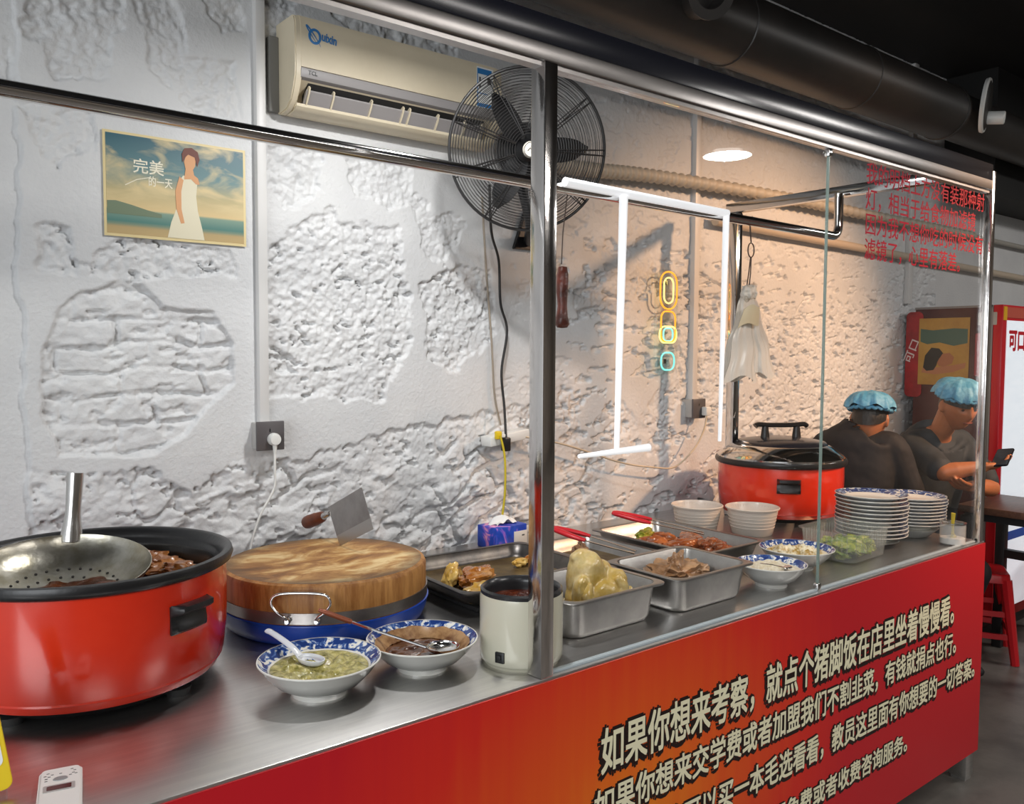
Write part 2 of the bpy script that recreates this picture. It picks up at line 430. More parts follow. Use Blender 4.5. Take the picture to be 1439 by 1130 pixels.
# =================================================================== WRITING
def text_mesh(body, w=1.0, h=1.0, off=0.0, ext=0.0, res=3, chars=None):
    """flat lettering laid out in local XY from (0,0); w per character, h per character height"""
    cu = bpy.data.curves.new('t', 'FONT'); cu.body = body; cu.offset = off; cu.extrude = ext; cu.resolution_u = res
    o = bpy.data.objects.new('t', cu); COL.objects.link(o)
    dg = bpy.context.evaluated_depsgraph_get(); dg.update()
    me = bpy.data.meshes.new_from_object(o.evaluated_get(dg))
    bpy.data.objects.remove(o); bpy.data.curves.remove(cu)
    bm = B(); bm.from_mesh(me); bpy.data.meshes.remove(me)
    for v in bm.verts: v.co = Vector((v.co.x * w, (v.co.y + .12) * h, v.co.z))
    return bm
def letter_obj(name, body, m, parent, mtx, w, h, off=0, label=None, ext=.0004):
    src = text_mesh(body, w, h, 0, 0, 2)
    for v in src.verts: v.co.z = 0
    # bold strokes: the glyph laid down several times around its place
    bm = B()
    n = 0 if off == 0 else (4 if off < .03 else 8)
    for k in range(max(n, 1)):
        c = src.copy(); a = PI / 4 + 2 * PI * k / max(n, 1)
        if n: bmesh.ops.translate(c, vec=Vector((math.cos(a) * off * w, math.sin(a) * off * h, .00003 * k)), verts=c.verts)
        merge(bm, c)
    src.free()
    r = bmesh.ops.extrude_face_region(bm, geom=bm.faces[:])
    for v in r['geom']:
        if isinstance(v, bmesh.types.BMVert): v.co.z += ext
    bmesh.ops.transform(bm, matrix=mtx, verts=bm.verts)
    return obj(name, bm, m, parent, 30, label=label)
FRONT = Matrix(((1, 0, 0, 0), (0, 0, -1, 0), (0, 1, 0, 0), (0, 0, 0, 1)))   # XY -> XZ, faces -Y
def at_front(x, y, z): return Matrix.Translation((x, y, z)) @ FRONT

# =================================================================== COUNTER
def banner_mat():
    m, t, b = nt('banner_print')
    tc = N(t, 'ShaderNodeTexCoord'); sp = N(t, 'ShaderNodeSeparateXYZ'); t.links.new(tc.outputs['Object'], sp.inputs[0])
    mp = N(t, 'ShaderNodeMapping'); mp.inputs['Location'].default_value = (-.30, 0, -.36); mp.inputs['Scale'].default_value = (1.15, 0, 1.35)
    mp.vector_type = 'TEXTURE'
    mp.inputs['Location'].default_value = (.30, 0, .50); mp.inputs['Scale'].default_value = (1.10, 1, .78)
    t.links.new(tc.outputs['Object'], mp.inputs[0])
    g = N(t, 'ShaderNodeVectorMath', operation='LENGTH'); t.links.new(mp.outputs[0], g.inputs[0])
    n = N(t, 'ShaderNodeTexNoise'); n.inputs['Scale'].default_value = 5; n.inputs['Detail'].default_value = 3
    m2 = N(t, 'ShaderNodeMapping'); m2.inputs['Scale'].default_value = (6, 1, .25); t.links.new(tc.outputs['Object'], m2.inputs[0]); t.links.new(m2.outputs[0], n.inputs['Vector'])
    a = N(t, 'ShaderNodeMath', operation='MULTIPLY_ADD'); a.inputs[1].default_value = .22; t.links.new(n.outputs['Fac'], a.inputs[0]); t.links.new(g.outputs['Value'], a.inputs[2])
    r = ramp(t, [(.12, hexc('#e8801c')), (.40, hexc('#df561a')), (.74, hexc('#d2281c')), (1.0, hexc('#c01722'))]); t.links.new(a.outputs[0], r.inputs[0])
    t.links.new(r.outputs[0], b.inputs['Base Color']); b.inputs['Roughness'].default_value = .38
    return m
t = thing('prep_counter', 'long stainless steel prep counter with a red printed front banner', 'counter', (0, 0, 0))
CX0, CX1 = -2.3, 2.19
b = B(); box(b, CX0, CX1, 0, 1.145, K - .035, K, .003); obj('worktop', b, STEEL, t)
b = B(); box(b, CX0 + .03, CX1 - .03, .03, 1.12, .16, .19); obj('under_shelf', b, STEEL, t)
for lx, ly in ((CX1 - .045, .035), (CX1 - .045, 1.1), (.05, .06), (.05, 1.1), (CX0 + .06, .06), (CX0 + .06, 1.1)):
    b = B(); box(b, lx - .03, lx + .03, ly - .03, ly + .03, .012, K - .035, .002); box(b, lx - .026, lx + .026, ly - .026, ly + .026, 0, .014)
    obj('leg', b, STEEL, t)
b = B(); box(b, CX0, CX1, -.004, -.0005, .107, K - .006); bn = obj('banner', b, banner_mat(), t)
CREAMTX = P('banner_letter_cream', hexc('#ece6c4'), .4); BLACKTX = P('banner_letter_black', hexc('#1c0c0a'), .45)
for body, x, z, w, h in (('如果你想来考察，就点个猪脚饭在店里坐着慢慢看。', .172, .640, .0792, .112),
                         ('如果你想来交学费或者加盟我们不割韭菜，有钱就捐点也行。', .152, .528, .0689, .084),
                         ('你真的可以买一本毛选看看，教员这里面有你想要的一切答案。', .262, .402, .0683, .084),
                         ('我们免费或者收费咨询服务。', .780, .268, .0683, .070)):
    o_ = 0
    for part in body.replace('，', '，|').split('|'):
        xx = x + o_ * w; o_ += len(part)
        letter_obj('lettering_outline', part, BLACKTX, bn, at_front(xx - .0035, -.0041, z - .0035), w, h, .125, 'black outline of the banner lettering')
        letter_obj('lettering', part, CREAMTX, bn, at_front(xx, -.0054, z), w, h, .024, 'cream Chinese banner lettering')

# =================================================================== STALL FRAME
t = thing('stall_frame', 'polished steel frame with two glass panes standing on the counter', 'frame', (0, 0, K))
ZT = 2.195 - K
b = B(); box(b, -.004, .032, 0, .045, 0, ZT, .003); obj('post', b, CHROMEB, t)
b = B(); box(b, 2.150, 2.180, 0, .026, 0, ZT + .07, .002); obj('post', b, CHROMEB, t)
b = B(); box(b, 1.85, 1.89, .89, .93, 0, ZT, .003); obj('post', b, CHROME, t)
b = B(); box(b, -1.9, 2.150, .0, .04, ZT, ZT + .035, .003); box(b, -1.9, 2.142, .008, .034, ZT - .010, ZT); obj('top_beam', b, P('beam_steel', (.40, .38, .37), .34, 1, bump=.0006, bsc=12), t)
b = B(); box(b, -1.9, 2.16, .004, .09, ZT + .035, ZT + .095, .004); obj('top_fascia', b, BLACKGL, t, label='black glossy fascia')
b = B(); box(b, 1.85, 1.89, .03, .95, ZT, ZT + .04, .003); obj('cross_bar', b, CHROME, t)
pts = [(-1.6, .41, 2.062 - K), (1.78, .41, 2.040 - K)] + [(1.78 + .04 * math.sin(a), .41, 2.08 - .04 * math.cos(a) - K) for a in (.3, .6, .9, 1.2, 1.57)] + [(1.82, .41, 2.2 - K)]
b = B(); tube(b, pts, .0165, 14); obj('hanging_rail', b, CHROME, t, 60)
gp = []
for xa, xb in ((.034, 1.085), (1.091, 2.141)):
    b = B(); box(b, xa, xb, .016, .021, .002, ZT - .011); gp.append(obj('glass_pane', b, GLASS, t))
for za, zb in ((0, .022), (ZT - .032, ZT - .010)):
    b = B(); box(b, 1.079, 1.097, .010, .026, za, zb, .002); obj('glass_clip', b, CHROME, t)
b = B(); box(b, 1.0855, 1.0905, .015, .022, .022, ZT - .032); obj('glass_edge', b, P('glass_edge_green', hexc('#8fa39b'), .2, alpha=.8), t)
b = B(); box(b, .034, 2.141, .012, .025, .0, .006, .001); obj('glass_channel', b, P('channel_aluminium', hexc('#b4bec2'), .35), t)
REDTX = P('red_vinyl', hexc('#9c1026'), .6, spec=.15)
for i, (body, z) in enumerate((('我的明档上方没有装那种射', 2.112), ('灯，相当于给食物加滤镜', 2.036), ('因为我不想你吃的时候没有', 1.960), ('滤镜了，心里有落差。', 1.885))):
    o_ = 0
    for part in body.replace('，', '，|').split('|'):
        letter_obj('lettering', part, REDTX, gp[1], at_front(1.293 + .0692 * o_, .0158, z - K), .0692, .070, .007, 'red vinyl Chinese lettering on the glass'); o_ += len(part)

# white tube lights hung from the rail
t = thing('tube_light', 'thin white tube light hanging in bent lengths from the rail', 'light', (.41, .385, 2.06))
TL = P('tube_light_white', hexc('#f2f5fa'), .4, emit=.55, ecol=(1, 1, 1))
def seg(a, bb, r0=.0125, r1=.0125):
    b = B(); tube(b, [Vector(a) - Vector((.41, .385, 2.06)), Vector(bb) - Vector((.41, .385, 2.06))], [r0, r1], 10); return b
obj('tube', seg((.405, .385, 2.060), (1.112, .385, 2.050)), TL, t)
obj('tube', seg((.628, .380, 2.045), (.612, .380, 1.325), .013, .008), TL, t)
obj('tube', seg((1.108, .385, 2.05), (1.096, .385, 1.315), .011, .006), TL, t)
obj('tube', seg((.462, .380, 1.312), (.748, .380, 1.318), .006, .012), TL, t)

# =================================================================== LAMPS
SHADE = P('lamp_shade_white', hexc('#d8d8d4'), .4); BULB = P('lamp_diffuser', (1, .98, .95), .4, emit=4, ecol=(1, .98, .95))
def pendant(name, label, loc, r, h):
    t = thing(name, label, 'lamp', loc)
    b = B(); lathe(b, [(.018, h + .02), (.03, h), (r * .6, h * .55), (r, 0), (r - .004, 0), (r * .58, h * .5), (.02, h - .01)], 40); obj('lamp_shade', b, SHADE, t)
    b = B(); lathe(b, [(0, .004), (r * .55, .006), (r * .55, .012), (0, .012)], 32); obj('diffuser', b, BULB, t)
    b = B(); tube(b, [(0, 0, h), (0, 0, 3.3 - loc[2])], .004, 6); obj('cord', b, BLACKWIRE, t)
pendant('pendant_lamp', 'white cone pendant lamp hanging over the chopping block', (.14, .40, 2.54), .12, .11)
pendant('pendant_lamp', 'white cone pendant lamp hanging in front of the glass', (1.52, -.66, 2.355), .095, .07)
t = thing('spot_lamp', 'black ceiling spot lamp out in the hall', 'lamp', (3.3, -1.5, 3.0))
MT = facing((0, 0, 0), Vector((3.3, -1.5, 2.95)) - Vector((1.9, 1.16, 1.45)))
b = B(); lathe(b, [(.055, -.0), (.055, .14), (.03, .17), (0, .17)], 24, mtx=MT); lathe(b, [(.05, .01), (.0, .01)], 24, mtx=MT); obj('lamp_head', b, BLACKPL, t)
b = B(); tube(b, [(0, 0, .05), (0, 0, .3)], .012, 8); obj('stem', b, BLACKPL, t)

# =================================================================== CEILING DUCTS
DUCT = P('black_duct', (.020, .018, .017), .42, col2=(.030, .026, .024), sc=4)
t = thing('ventilation_duct', 'fat round black ventilation duct running along under the ceiling', 'duct', (.6, .72, 2.83))
MX = Matrix.Rotation(PI / 2, 4, 'Y')
b = B(); lathe(b, [(0, -1.5), (.135, -1.5), (.135, 2.72), (0, 2.72)], 40, mtx=MX); obj('duct_pipe', b, DUCT, t)
b = B(); lathe(b, [(0, 2.72), (.118, 2.72), (.118, 6.5), (0, 6.5)], 36, mtx=MX); obj('duct_pipe', b, DUCT, t)
for xj in (.95, 1.85, 2.70):
    b = B(); lathe(b, [(.134, xj - .012), (.139, xj - .008), (.139, xj + .008), (.134, xj + .012)], 40, mtx=MX); obj('joint_ring', b, DUCT, t)
Mb = facing((.62, -.05, .02), (-.25, -.80, -.22))
b = B(); lathe(b, [(0, 0), (.085, 0), (.085, .16), (.093, .16), (.093, .175), (.06, .175), (.06, .10), (0, .10)], 32, mtx=Mb); obj('branch_collar', b, DUCT, t)
t = thing('duct_cap', 'round white rimmed cap with a short white spout on the black duct', 'cap', (3.46, .575, 2.86))
Mc = facing((0, 0, 0), (.30, -.93, -.12)) @ Matrix.Scale(1.16, 4)
b = B(); lathe(b, [(0, -.012), (.112, -.012), (.116, 0), (.112, .006), (.104, .006)], 36, mtx=Mc); obj('rim', b, WHITEPL, t)
b = B(); lathe(b, [(.106, .004), (.09, .012), (0, .012)], 36, mtx=Mc); obj('face', b, DUCT, t)
Mk = facing((.03, -.02, -.06), (.30, -.93, -.12)) @ Matrix.Scale(1.16, 4)
b = B(); lathe(b, [(0, -.02), (.028, -.02), (.028, .045), (.024, .048), (.02, .044), (0, .044)], 24, mtx=Mk); obj('spout', b, WHITEPL, t)

# =================================================================== AIR CONDITIONER
ACM = P('aged_cream_plastic', hexc('#e4d8be'), .42, col2=hexc('#dccfb4'), sc=3)
ACG = P('air_conditioner_grey', hexc('#9b9796'), .4)
t = thing('air_conditioner', 'cream wall mounted split air conditioner above the rail', 'air conditioner', (-.070, WY, 2.318))
t.scale = (1, .66, 1.01)
LA = .765
def xprism(prof, x0, x1, bev=0):
    """profile in (y,z) extruded along x"""
    b = B(); prism(b, prof, x1 - x0, Matrix(((0, 0, 1, x0), (1, 0, 0, 0), (0, 1, 0, 0), (0, 0, 0, 1))), bev); return b
side = [(0, .0), (-.03, -.006), (-.10, .0), (-.150, .022), (-.178, .055), (-.196, .085), (-.200, .11), (-.198, .235), (-.185, .256), (-.16, .262), (0, .262)]
for x0, x1 in ((0, .022), (LA - .022, LA)): obj('end_cover', xprism(side, x0, x1, .004), ACM, t)
inner = [(0, .0), (-.03, -.006), (-.09, -.001), (-.10, .045), (-.172, .078), (-.19, .085), (-.19, .25), (-.16, .26), (0, .26)]
obj('casing', xprism(inner, .02, LA - .02), ACM, t)
fp = [(-.186, .112), (-.2015, .112), (-.1995, .236), (-.186, .258), (-.155, .2645), (-.155, .26), (-.18, .25)]
obj('front_panel', xprism(fp, .018, LA - .018), ACM, t)
sp_ = [(-.17, .078), (-.1965, .084), (-.2030, .100), (-.2015, .110), (-.186, .111)]
obj('display_strip', xprism(sp_, .018, LA - .018), ACG, t, label='grey strip under the front panel')
b = xprism([(-.102, .012), (-.105, .048), (-.168, .077), (-.146, .056), (-.112, .02)], .05, LA - .06); obj('outlet', b, P('outlet_black', (.012, .011, .01), .7), t, label='dark air outlet slot')
b = xprism([(-.060, -.006), (-.118, .000), (-.138, .010), (-.140, .018), (-.120, .010), (-.060, .002)], .022, LA - .022); obj('lower_lip', b, ACM, t)
b = xprism([(-.120, .018), (-.150, .050), (-.166, .056), (-.168, .051), (-.146, .030), (-.128, .012)], .045, LA - .06); obj('louver', b, ACG, t)
for i, vx in enumerate((.05, .13, .26, .375, .40, .51, .62, .69)):
    b = xprism([(-.116, .010), (-.150, .058), (-.172, .066), (-.180, .060), (-.170, .044), (-.152, .026), (-.134, .010)], vx, vx + .005); obj('vane', b, ACM, t)
BLUEP = P('blue_print', hexc('#2474b4'), .35); BLUED = P('dark_blue_print', hexc('#24445e'), .4); GREYP = P('grey_print', hexc('#4a4a4a'), .5)
# round swirl logo with lettering
b = B(); Ml = at_front(.062, -.2014, .205)
ring = [(.017 * math.cos(a), .019 * math.sin(a), 0) for a in np.linspace(0, 2 * PI, 28, endpoint=False)]
tube(b, [Ml @ Vector(p) for p in ring], .0042, 6, closed=True, flat=.3, up=(0, 1, 0))
ell = [(.034 * math.cos(a) * .55 - .026 * math.sin(a) * .5 - .004, .034 * math.cos(a) * -.75 + .010 * math.sin(a), 0) for a in np.linspace(.3, 5.6, 26)]
tube(b, [Ml @ Vector(p) for p in ell], [.0004 + .0022 * math.sin(PI * i / 25) for i in range(26)], 6, flat=.3, up=(0, 1, 0))
obj('logo', b, BLUEP, t, label='blue orbit logo')
letter_obj('lettering', 'uixin', BLUEP, t, at_front(.082, -.2018, .195) @ Matrix.Rotation(-.10, 4, 'Z'), .026, .036, .03, 'blue logo lettering')
letter_obj('lettering', 'TCL', GREYP, t, at_front(.04, -.2034, .091), .016, .016, .02, 'small dark lettering on the grey strip')
b = B(); box(b, .655, .725, -.2024, -.2012, .112, .245); el = obj('energy_label', b, P('label_white', hexc('#e6e8e6'), .5), t, label='white and blue energy label')
b = B(); box(b, .657, .718, -.2032, -.2022, .222, .240); box(b, .657, .723, -.2032, -.2022, .114, .126); box(b, .657, .66, -.2030, -.2022, .126, .222); box(b, .66, .70, -.203, -.2022, .157, .160); obj('print_bar', b, BLUEP, el)
b = B(); box(b, .665, .672, -.203, -.2022, .175, .212); box(b, .700, .716, -.203, -.2022, .192, .212); box(b, .68, .69, -.203, -.2022, .202, .210); obj('print_bar', b, GREYP, el)
b = B(); box(b, -.030, .0, -.03, 0.01, .0, .22, .003); obj('mounting_plate', b, P('grey_plate', hexc('#7d7c78'), .6), t)

# =================================================================== WALL FAN
t = thing('wall_fan', 'large black industrial wall fan with a wire cage', 'fan', (.92, WY, 2.04))
O = Vector((.92, WY, 2.04)); FC = Vector((.62, .80, 2.25)); AX = Vector((-.50, -.84, -.20)).normalized()
MF = facing(FC - O, AX)
def cage(prof, nring, nrad, wr):
    b = B()
    for i in range(nring):
        q = i / (nring - 1); r, z = prof(q)
        tube(b, [MF @ Vector((r * math.cos(a), r * math.sin(a), z)) for a in np.linspace(0, 2 * PI, 44, endpoint=False)], wr, 4, closed=True)
    for k in range(nrad):
        for da in (-.035, .035):
            a = 2 * PI * k / nrad + da
            tube(b, [MF @ Vector((prof(q)[0] * math.cos(a), prof(q)[0] * math.sin(a), prof(q)[1] + .003)) for q in np.linspace(0, 1, 9)], wr * 1.3, 4)
    return b
fr_ = lambda q: (.05 + .20 * q, .055 * math.cos(q * PI / 2) ** .8 + .012)
bk_ = lambda q: (.07 + .18 * q, -.075 * math.cos(q * PI / 2) ** .7 + .004)
obj('front_grille', cage(fr_, 25, 9, .0014), BLACKWIRE, t, 80)
obj('rear_grille', cage(bk_, 20, 9, .0013), BLACKWIRE, t, 80)
b = B(); tube(b, [MF @ Vector((.252 * math.cos(a), .252 * math.sin(a), .008)) for a in np.linspace(0, 2 * PI, 60, endpoint=False)], .005, 8, closed=True); obj('cage_rim', b, BLACKWIRE, t)
b = B(); lathe(b, [(0, -.20), (.05, -.20), (.082, -.18), (.092, -.11), (.09, -.085), (.035, -.08), (.03, -.06), (0, -.06)], 32, mtx=MF); obj('motor', b, BLACKPL, t)
b = B(); lathe(b, [(0, -.065), (.036, -.065), (.036, -.01), (.022, .002), (0, .002)], 28, mtx=MF); obj('hub', b, BLACKPL, t)
for k, a0 in enumerate((.04, 2.14, 4.23)):
    def bl(u, v, a0=a0):
        r = .03 + .175 * u; wdt = .026 + .014 * math.sin(PI * min(u * 1.1, 1)) - .018 * max(0, u - .8) * 5
        s = (v - .5) * 2 * wdt; a = a0 + s / max(r, .05)
        return MF @ Vector((r * math.cos(a), r * math.sin(a), -.035 + .020 * (v - .5) * 2))
    b = B(); grid(b, bl, 12, 6)
    bmesh.ops.solidify(b, geom=b.faces[:], thickness=.003); obj('fan_blade', b, BLACKPL, t, 60)
b = B(); lathe(b, [(0, .082), (.024, .082), (.026, .076), (.026, .068), (0, .066)], 28, mtx=MF); bd = obj('badge', b, P('badge_white', hexc('#ddd8cc'), .4), t, label='round white centre badge')
b = B(); lathe(b, [(.022, .0825), (.0235, .0835), (.0225, .0835), (.0215, .0825)], 28, mtx=MF)
tube(b, [MF @ Vector(p) for p in ((-.012, -.004, .083), (-.004, .005, .083), (.002, -.004, .083), (.011, .005, .083))], .0012, 5); obj('badge_mark', b, GREYP, bd)
b = B(); tube(b, spline([(FC - O) - AX * .15, (FC - O) - AX * .20 + Vector((.05, .05, -.07)), (-.10, -.14, .03), (-.03, -.05, -.02), (0, -.012, -.02)], 6), .02, 10); obj('arm', b, BLACKPL, t)
b = B(); prism(b, [(-.075, -.055), (.06, -.055), (.03, .09), (-.02, .09)], .02, Matrix.Translation((0, -.022, 0)) @ Matrix(((1, 0, 0, 0), (0, 0, 1, 0), (0, 1, 0, 0), (0, 0, 0, 1))), .003); obj('wall_bracket', b, BLACKPL, t)
# the cord hanging from the fan to the power strip
b = B(); tube(b, spline([(.62, 1.0, 2.17), (.66, 1.04, 2.02), (.74, 1.10, 1.93), (.765, 1.12, 1.78), (.80, 1.125, 1.68), (.775, 1.125, 1.53), (.785, 1.12, 1.40), (.775, 1.095, 1.27)], 8), .0048, 7)
tag(obj('fan_cord', b, BLACKWIRE, ang=80), 'black cord dangling from the wall fan to the power strip', 'cord')
b = B(); tube(b, spline([(.70, WY - .012, 2.16), (.72, WY - .012, 1.9), (.745, WY - .012, 1.65), (.76, WY - .012, 1.45), (.79, WY - .012, 1.33)], 8), .004, 6)
tag(obj('grey_cable', b, P('grey_cable', hexc('#9b8f80'), .5), ang=80), 'thin greyish cable running down the wall behind the black cord', 'cable')

# =================================================================== POSTER
def poster_mat(name, stops, cloud, horizon=None):
    m, t, b = nt(name)
    tc = N(t, 'ShaderNodeTexCoord'); sp = N(t, 'ShaderNodeSeparateXYZ'); t.links.new(tc.outputs['Generated'], sp.inputs[0])
    mp = N(t, 'ShaderNodeMapping'); mp.inputs['Scale'].default_value = (2.2, 1, 3.4); t.links.new(tc.outputs['Generated'], mp.inputs[0])
    n = N(t, 'ShaderNodeTexNoise'); n.inputs['Scale'].default_value = 1.6; n.inputs['Detail'].default_value = 7; n.inputs['Distortion'].default_value = .6; t.links.new(mp.outputs[0], n.inputs['Vector'])
    r = ramp(t, stops); t.links.new(sp.outputs[2], r.inputs[0])
    rc = ramp(t, [(.46, (0, 0, 0)), (.68, (1, 1, 1))]); t.links.new(n.outputs['Fac'], rc.inputs[0])
    hz = N(t, 'ShaderNodeMath', operation='GREATER_THAN'); hz.inputs[1].default_value = horizon if horizon else 2; t.links.new(sp.outputs[2], hz.inputs[0])
    mu = N(t, 'ShaderNodeMath', operation='MULTIPLY'); t.links.new(rc.outputs[0], mu.inputs[0]); t.links.new(hz.outputs[0], mu.inputs[1])
    mx = N(t, 'ShaderNodeMix', data_type='RGBA'); mx.inputs[7].default_value = (*cloud, 1)
    t.links.new(mu.outputs[0], mx.inputs[0]); t.links.new(r.outputs[0], mx.inputs[6]); t.links.new(mx.outputs[2], b.inputs['Base Color'])
    b.inputs['Roughness'].default_value = .4
    return m
SKIN = P('skin', hexc('#c48a68'), .5, sss=.1); 
t = thing('poster', 'seaside photo poster with a woman in a white dress', 'poster', (-.565, WY - .004, 1.910))
PW, PH = .392, .282
b = B(); box(b, 0, PW, -.0015, 0, 0, PH); obj('sheet', b, P('poster_border_cream', hexc('#e2cf9a'), .45), t)
b = B(); box(b, .007, PW - .007, -.0022, -.0014, .008, PH - .007)
obj('picture', b, poster_mat('poster_picture', [(.0, hexc('#c2a878')), (.07, hexc('#b9a274')), (.10, hexc('#7f8f78')), (.13, hexc('#4f7f78')), (.24, hexc('#7f9a88')), (.26, hexc('#d9c08c')), (.45, hexc('#b9ab7f')), (.65, hexc('#5f8487')), (1, hexc('#2f5d6b'))], hexc('#d8c493'), .27), t)
b = B(); prism(b, [(.008, .070), (.008, .094), (.03, .096), (.07, .088), (.11, .078), (.15, .070), (.15, .060), (.008, .06)], .0006, at_front(0, -.0022, 0)); obj('printed_hills', b, P('printed_hill_green', hexc('#6f7f66'), .5), t)
b = B(); prism(b, [(.165, .008), (.175, .05), (.19, .09), (.196, .13), (.200, .17), (.21, .185), (.235, .188), (.25, .17), (.246, .13), (.25, .09), (.262, .04), (.268, .008)], .0006, at_front(0, -.0024, 0)); obj('printed_dress', b, P('printed_dress_white', hexc('#e4dcc0'), .5), t)
b = B(); prism(b, [(.213, .175), (.217, .205), (.213, .225), (.220, .245), (.238, .248), (.247, .235), (.244, .215), (.238, .205), (.241, .19), (.252, .182), (.256, .165), (.246, .165), (.232, .178)], .0004, at_front(0, -.0031, 0))
prism(b, [(.200, .182), (.188, .14), (.190, .09), (.202, .05), (.212, .052), (.204, .09), (.204, .14), (.211, .172)], .0004, at_front(0, -.0031, 0)); obj('printed_skin', b, P('printed_skin_tone', hexc('#d9a070'), .5), t)
b = B(); prism(b, [(.209, .222), (.207, .245), (.215, .262), (.235, .266), (.252, .256), (.257, .235), (.250, .215), (.246, .228), (.243, .240), (.225, .246), (.216, .236)], .0004, at_front(0, -.0036, 0)); obj('printed_hair', b, P('printed_hair_brown', hexc('#6b3526'), .5), t)
PTX = P('poster_letter_white', hexc('#efe9d4'), .5)
letter_obj('lettering', '完美', PTX, t, at_front(.075, -.0023, .175), .042, .042, .012, 'pale poster title', .0005)
letter_obj('lettering', '的一天', PTX, t, at_front(.115, -.0023, .143), .022, .030, .012, 'pale poster title', .0005)
b = B(); tube(b, [(.055, -.0025, .140), (.085, -.0025, .158), (.12, -.0025, .168)], .0012, 5, flat=.4, up=(0, 1, 0)); obj('title_stroke', b, PTX, t)

# =================================================================== CONDUITS, SOCKETS, CABLES
PVC = P('white_conduit', hexc('#dedddb'), .4)
def conduit(label, x, z0, z1, w):
    b = B(); box(b, x - w / 2, x + w / 2, WY - .022, WY + .02, z0, z1, .003); tag(obj('cable_conduit', b, PVC), label, 'conduit')
conduit('white vertical cable conduit left of the air conditioner', -.128, 1.37, 3.3, .030)
conduit('pale vertical cable conduit behind the hanging white tubes', 1.90, 1.39, 3.3, .034)
conduit('pale vertical cable conduit on the wall behind the red glass lettering', 3.88, 1.90, 3.3, .05)
SOCK = P('grey_socket_plate', hexc('#5a5657'), .35); SOCKB = P('grey_back_box', hexc('#b3b1ae'), .5)
def socket(label, x, z):
    t = thing('wall_socket', label, 'socket', (x, WY, z))
    b = B(); box(b, -.040, .040, -.040, .02, -.040, .040, .003); obj('back_box', b, SOCKB, t)
    b = B(); box(b, -.044, .044, -.050, -.040, -.044, .044, .003); obj('face_plate', b, SOCK, t, label='dark grey face plate')
    b = B(); box(b, -.004, -.001, -.0508, -.0495, .012, .022); obj('pin_hole', b, BLACKPL, t)
socket('dark grey wall socket under the white conduit with a round plug', -.122, 1.345)
socket('dark grey wall socket under the conduit behind the hanging tubes', 1.90, 1.352)
t = thing('plug_cord', 'white round plug and cord hanging from the left wall socket', 'plug', (-.115, WY - .0505, 1.335))
b = B(); lathe(b, [(0, 0), (.019, 0), (.0195, .012), (.016, .022), (.0, .024)], 24, mtx=facing((0, 0, 0), (0, -1, 0))); tube(b, [(0, -.012, -.012), (0, -.012, -.04)], [.008, .005], 10); obj('plug', b, WHITEPL, t)
b = B(); tube(b, spline([(0, -.012, -.035), (-.002, -.014, -.09), (-.006, -.014, -.15), (-.055, -.02, -.23), (-.09, -.03, -.33), (-.10, -.06, -.4275)], 8), .0040, 7); obj('cord', b, WHITEPL, t, 80)
t = thing('plug_cord', 'white cord sagging along the wall from the right socket', 'plug', (1.93, WY - .0505, 1.34))
b = B(); box(b, -.018, .018, -.03, 0, -.02, .02, .005); obj('plug', b, WHITEPL, t)
b = B(); tube(b, spline([(0, -.02, -.01), (-.04, -.03, -.09), (-.11, -.03, -.17), (-.22, -.02, -.235), (-.36, -.015, -.225), (-.55, -.01, -.19), (-.85, -.01, -.10), (-1.06, -.01, -.055)], 8), .0038, 7); obj('cord', b, P('tan_cord', hexc('#cdbda4'), .5), t, 80)
# power strip
t = thing('power_strip', 'white power strip fixed on the wall behind the steel post', 'power strip', (.79, WY - .03, 1.285))
Ms = Matrix.Rotation(-.12, 4, 'Y')
b = B(); box(b, -.085, .10, -.032, .03, -.018, .018, .004, mtx=Ms); obj('strip_body', b, WHITEPL, t)
b = B(); box(b, -.04, -.012, -.06, -.032, -.045, .006, .005); obj('black_plug', b, BLACKPL, t)
b = B(); box(b, -.07, -.045, -.05, -.032, .0, .03, .005); obj('yellow_plug', b, P('yellow_plastic', hexc('#e2c21e'), .4), t)
b = B(); tube(b, spline([(.735, 1.08, 1.30), (.748, 1.07, 1.22), (.742, 1.06, 1.10), (.725, 1.055, 1.0), (.715, 1.05, K + .005)], 8), .0042, 7)
tag(obj('extension_cable', b, P('yellow_cord', hexc('#c9b41e'), .45), ang=80), 'yellow cord dropping from the power strip to the counter', 'cord')
# ribbed hose and pipes on the wall
b = B(); pts = spline([(.95, 1.10, 2.305), (1.2, 1.10, 2.315), (1.5, 1.10, 2.335), (1.98, 1.10, 2.35), (2.6, 1.10, 2.36), (3.2, 1.10, 2.358), (3.9, 1.10, 2.36), (4.6, 1.10, 2.36)], 40)
tube(b, pts, [.026 + .0045 * math.sin(i * 1.5708) for i in range(len(pts))], 14); tag(obj('ribbed_hose', b, P('beige_hose', hexc('#c9bfae'), .5), ang=80), 'beige ribbed hose running along the wall behind the glass', 'hose')
b = B(); tube(b, [(2.0, 1.12, 2.20), (5.6, 1.12, 2.14)], .022, 12); tag(obj('water_pipe', b, P('tan_pipe', hexc('#c8b8a4'), .45), ang=80), 'tan pipe along the wall under the ribbed hose', 'pipe')
b = B(); tube(b, [(4.2, 1.12, 2.37), (5.7, 1.12, 2.355)], .016, 12); tag(obj('water_pipe', b, P('grey_pipe', hexc('#aeaaa2'), .45), ang=80), 'thin grey pipe on the wall right of the glass stall, upper one', 'pipe')

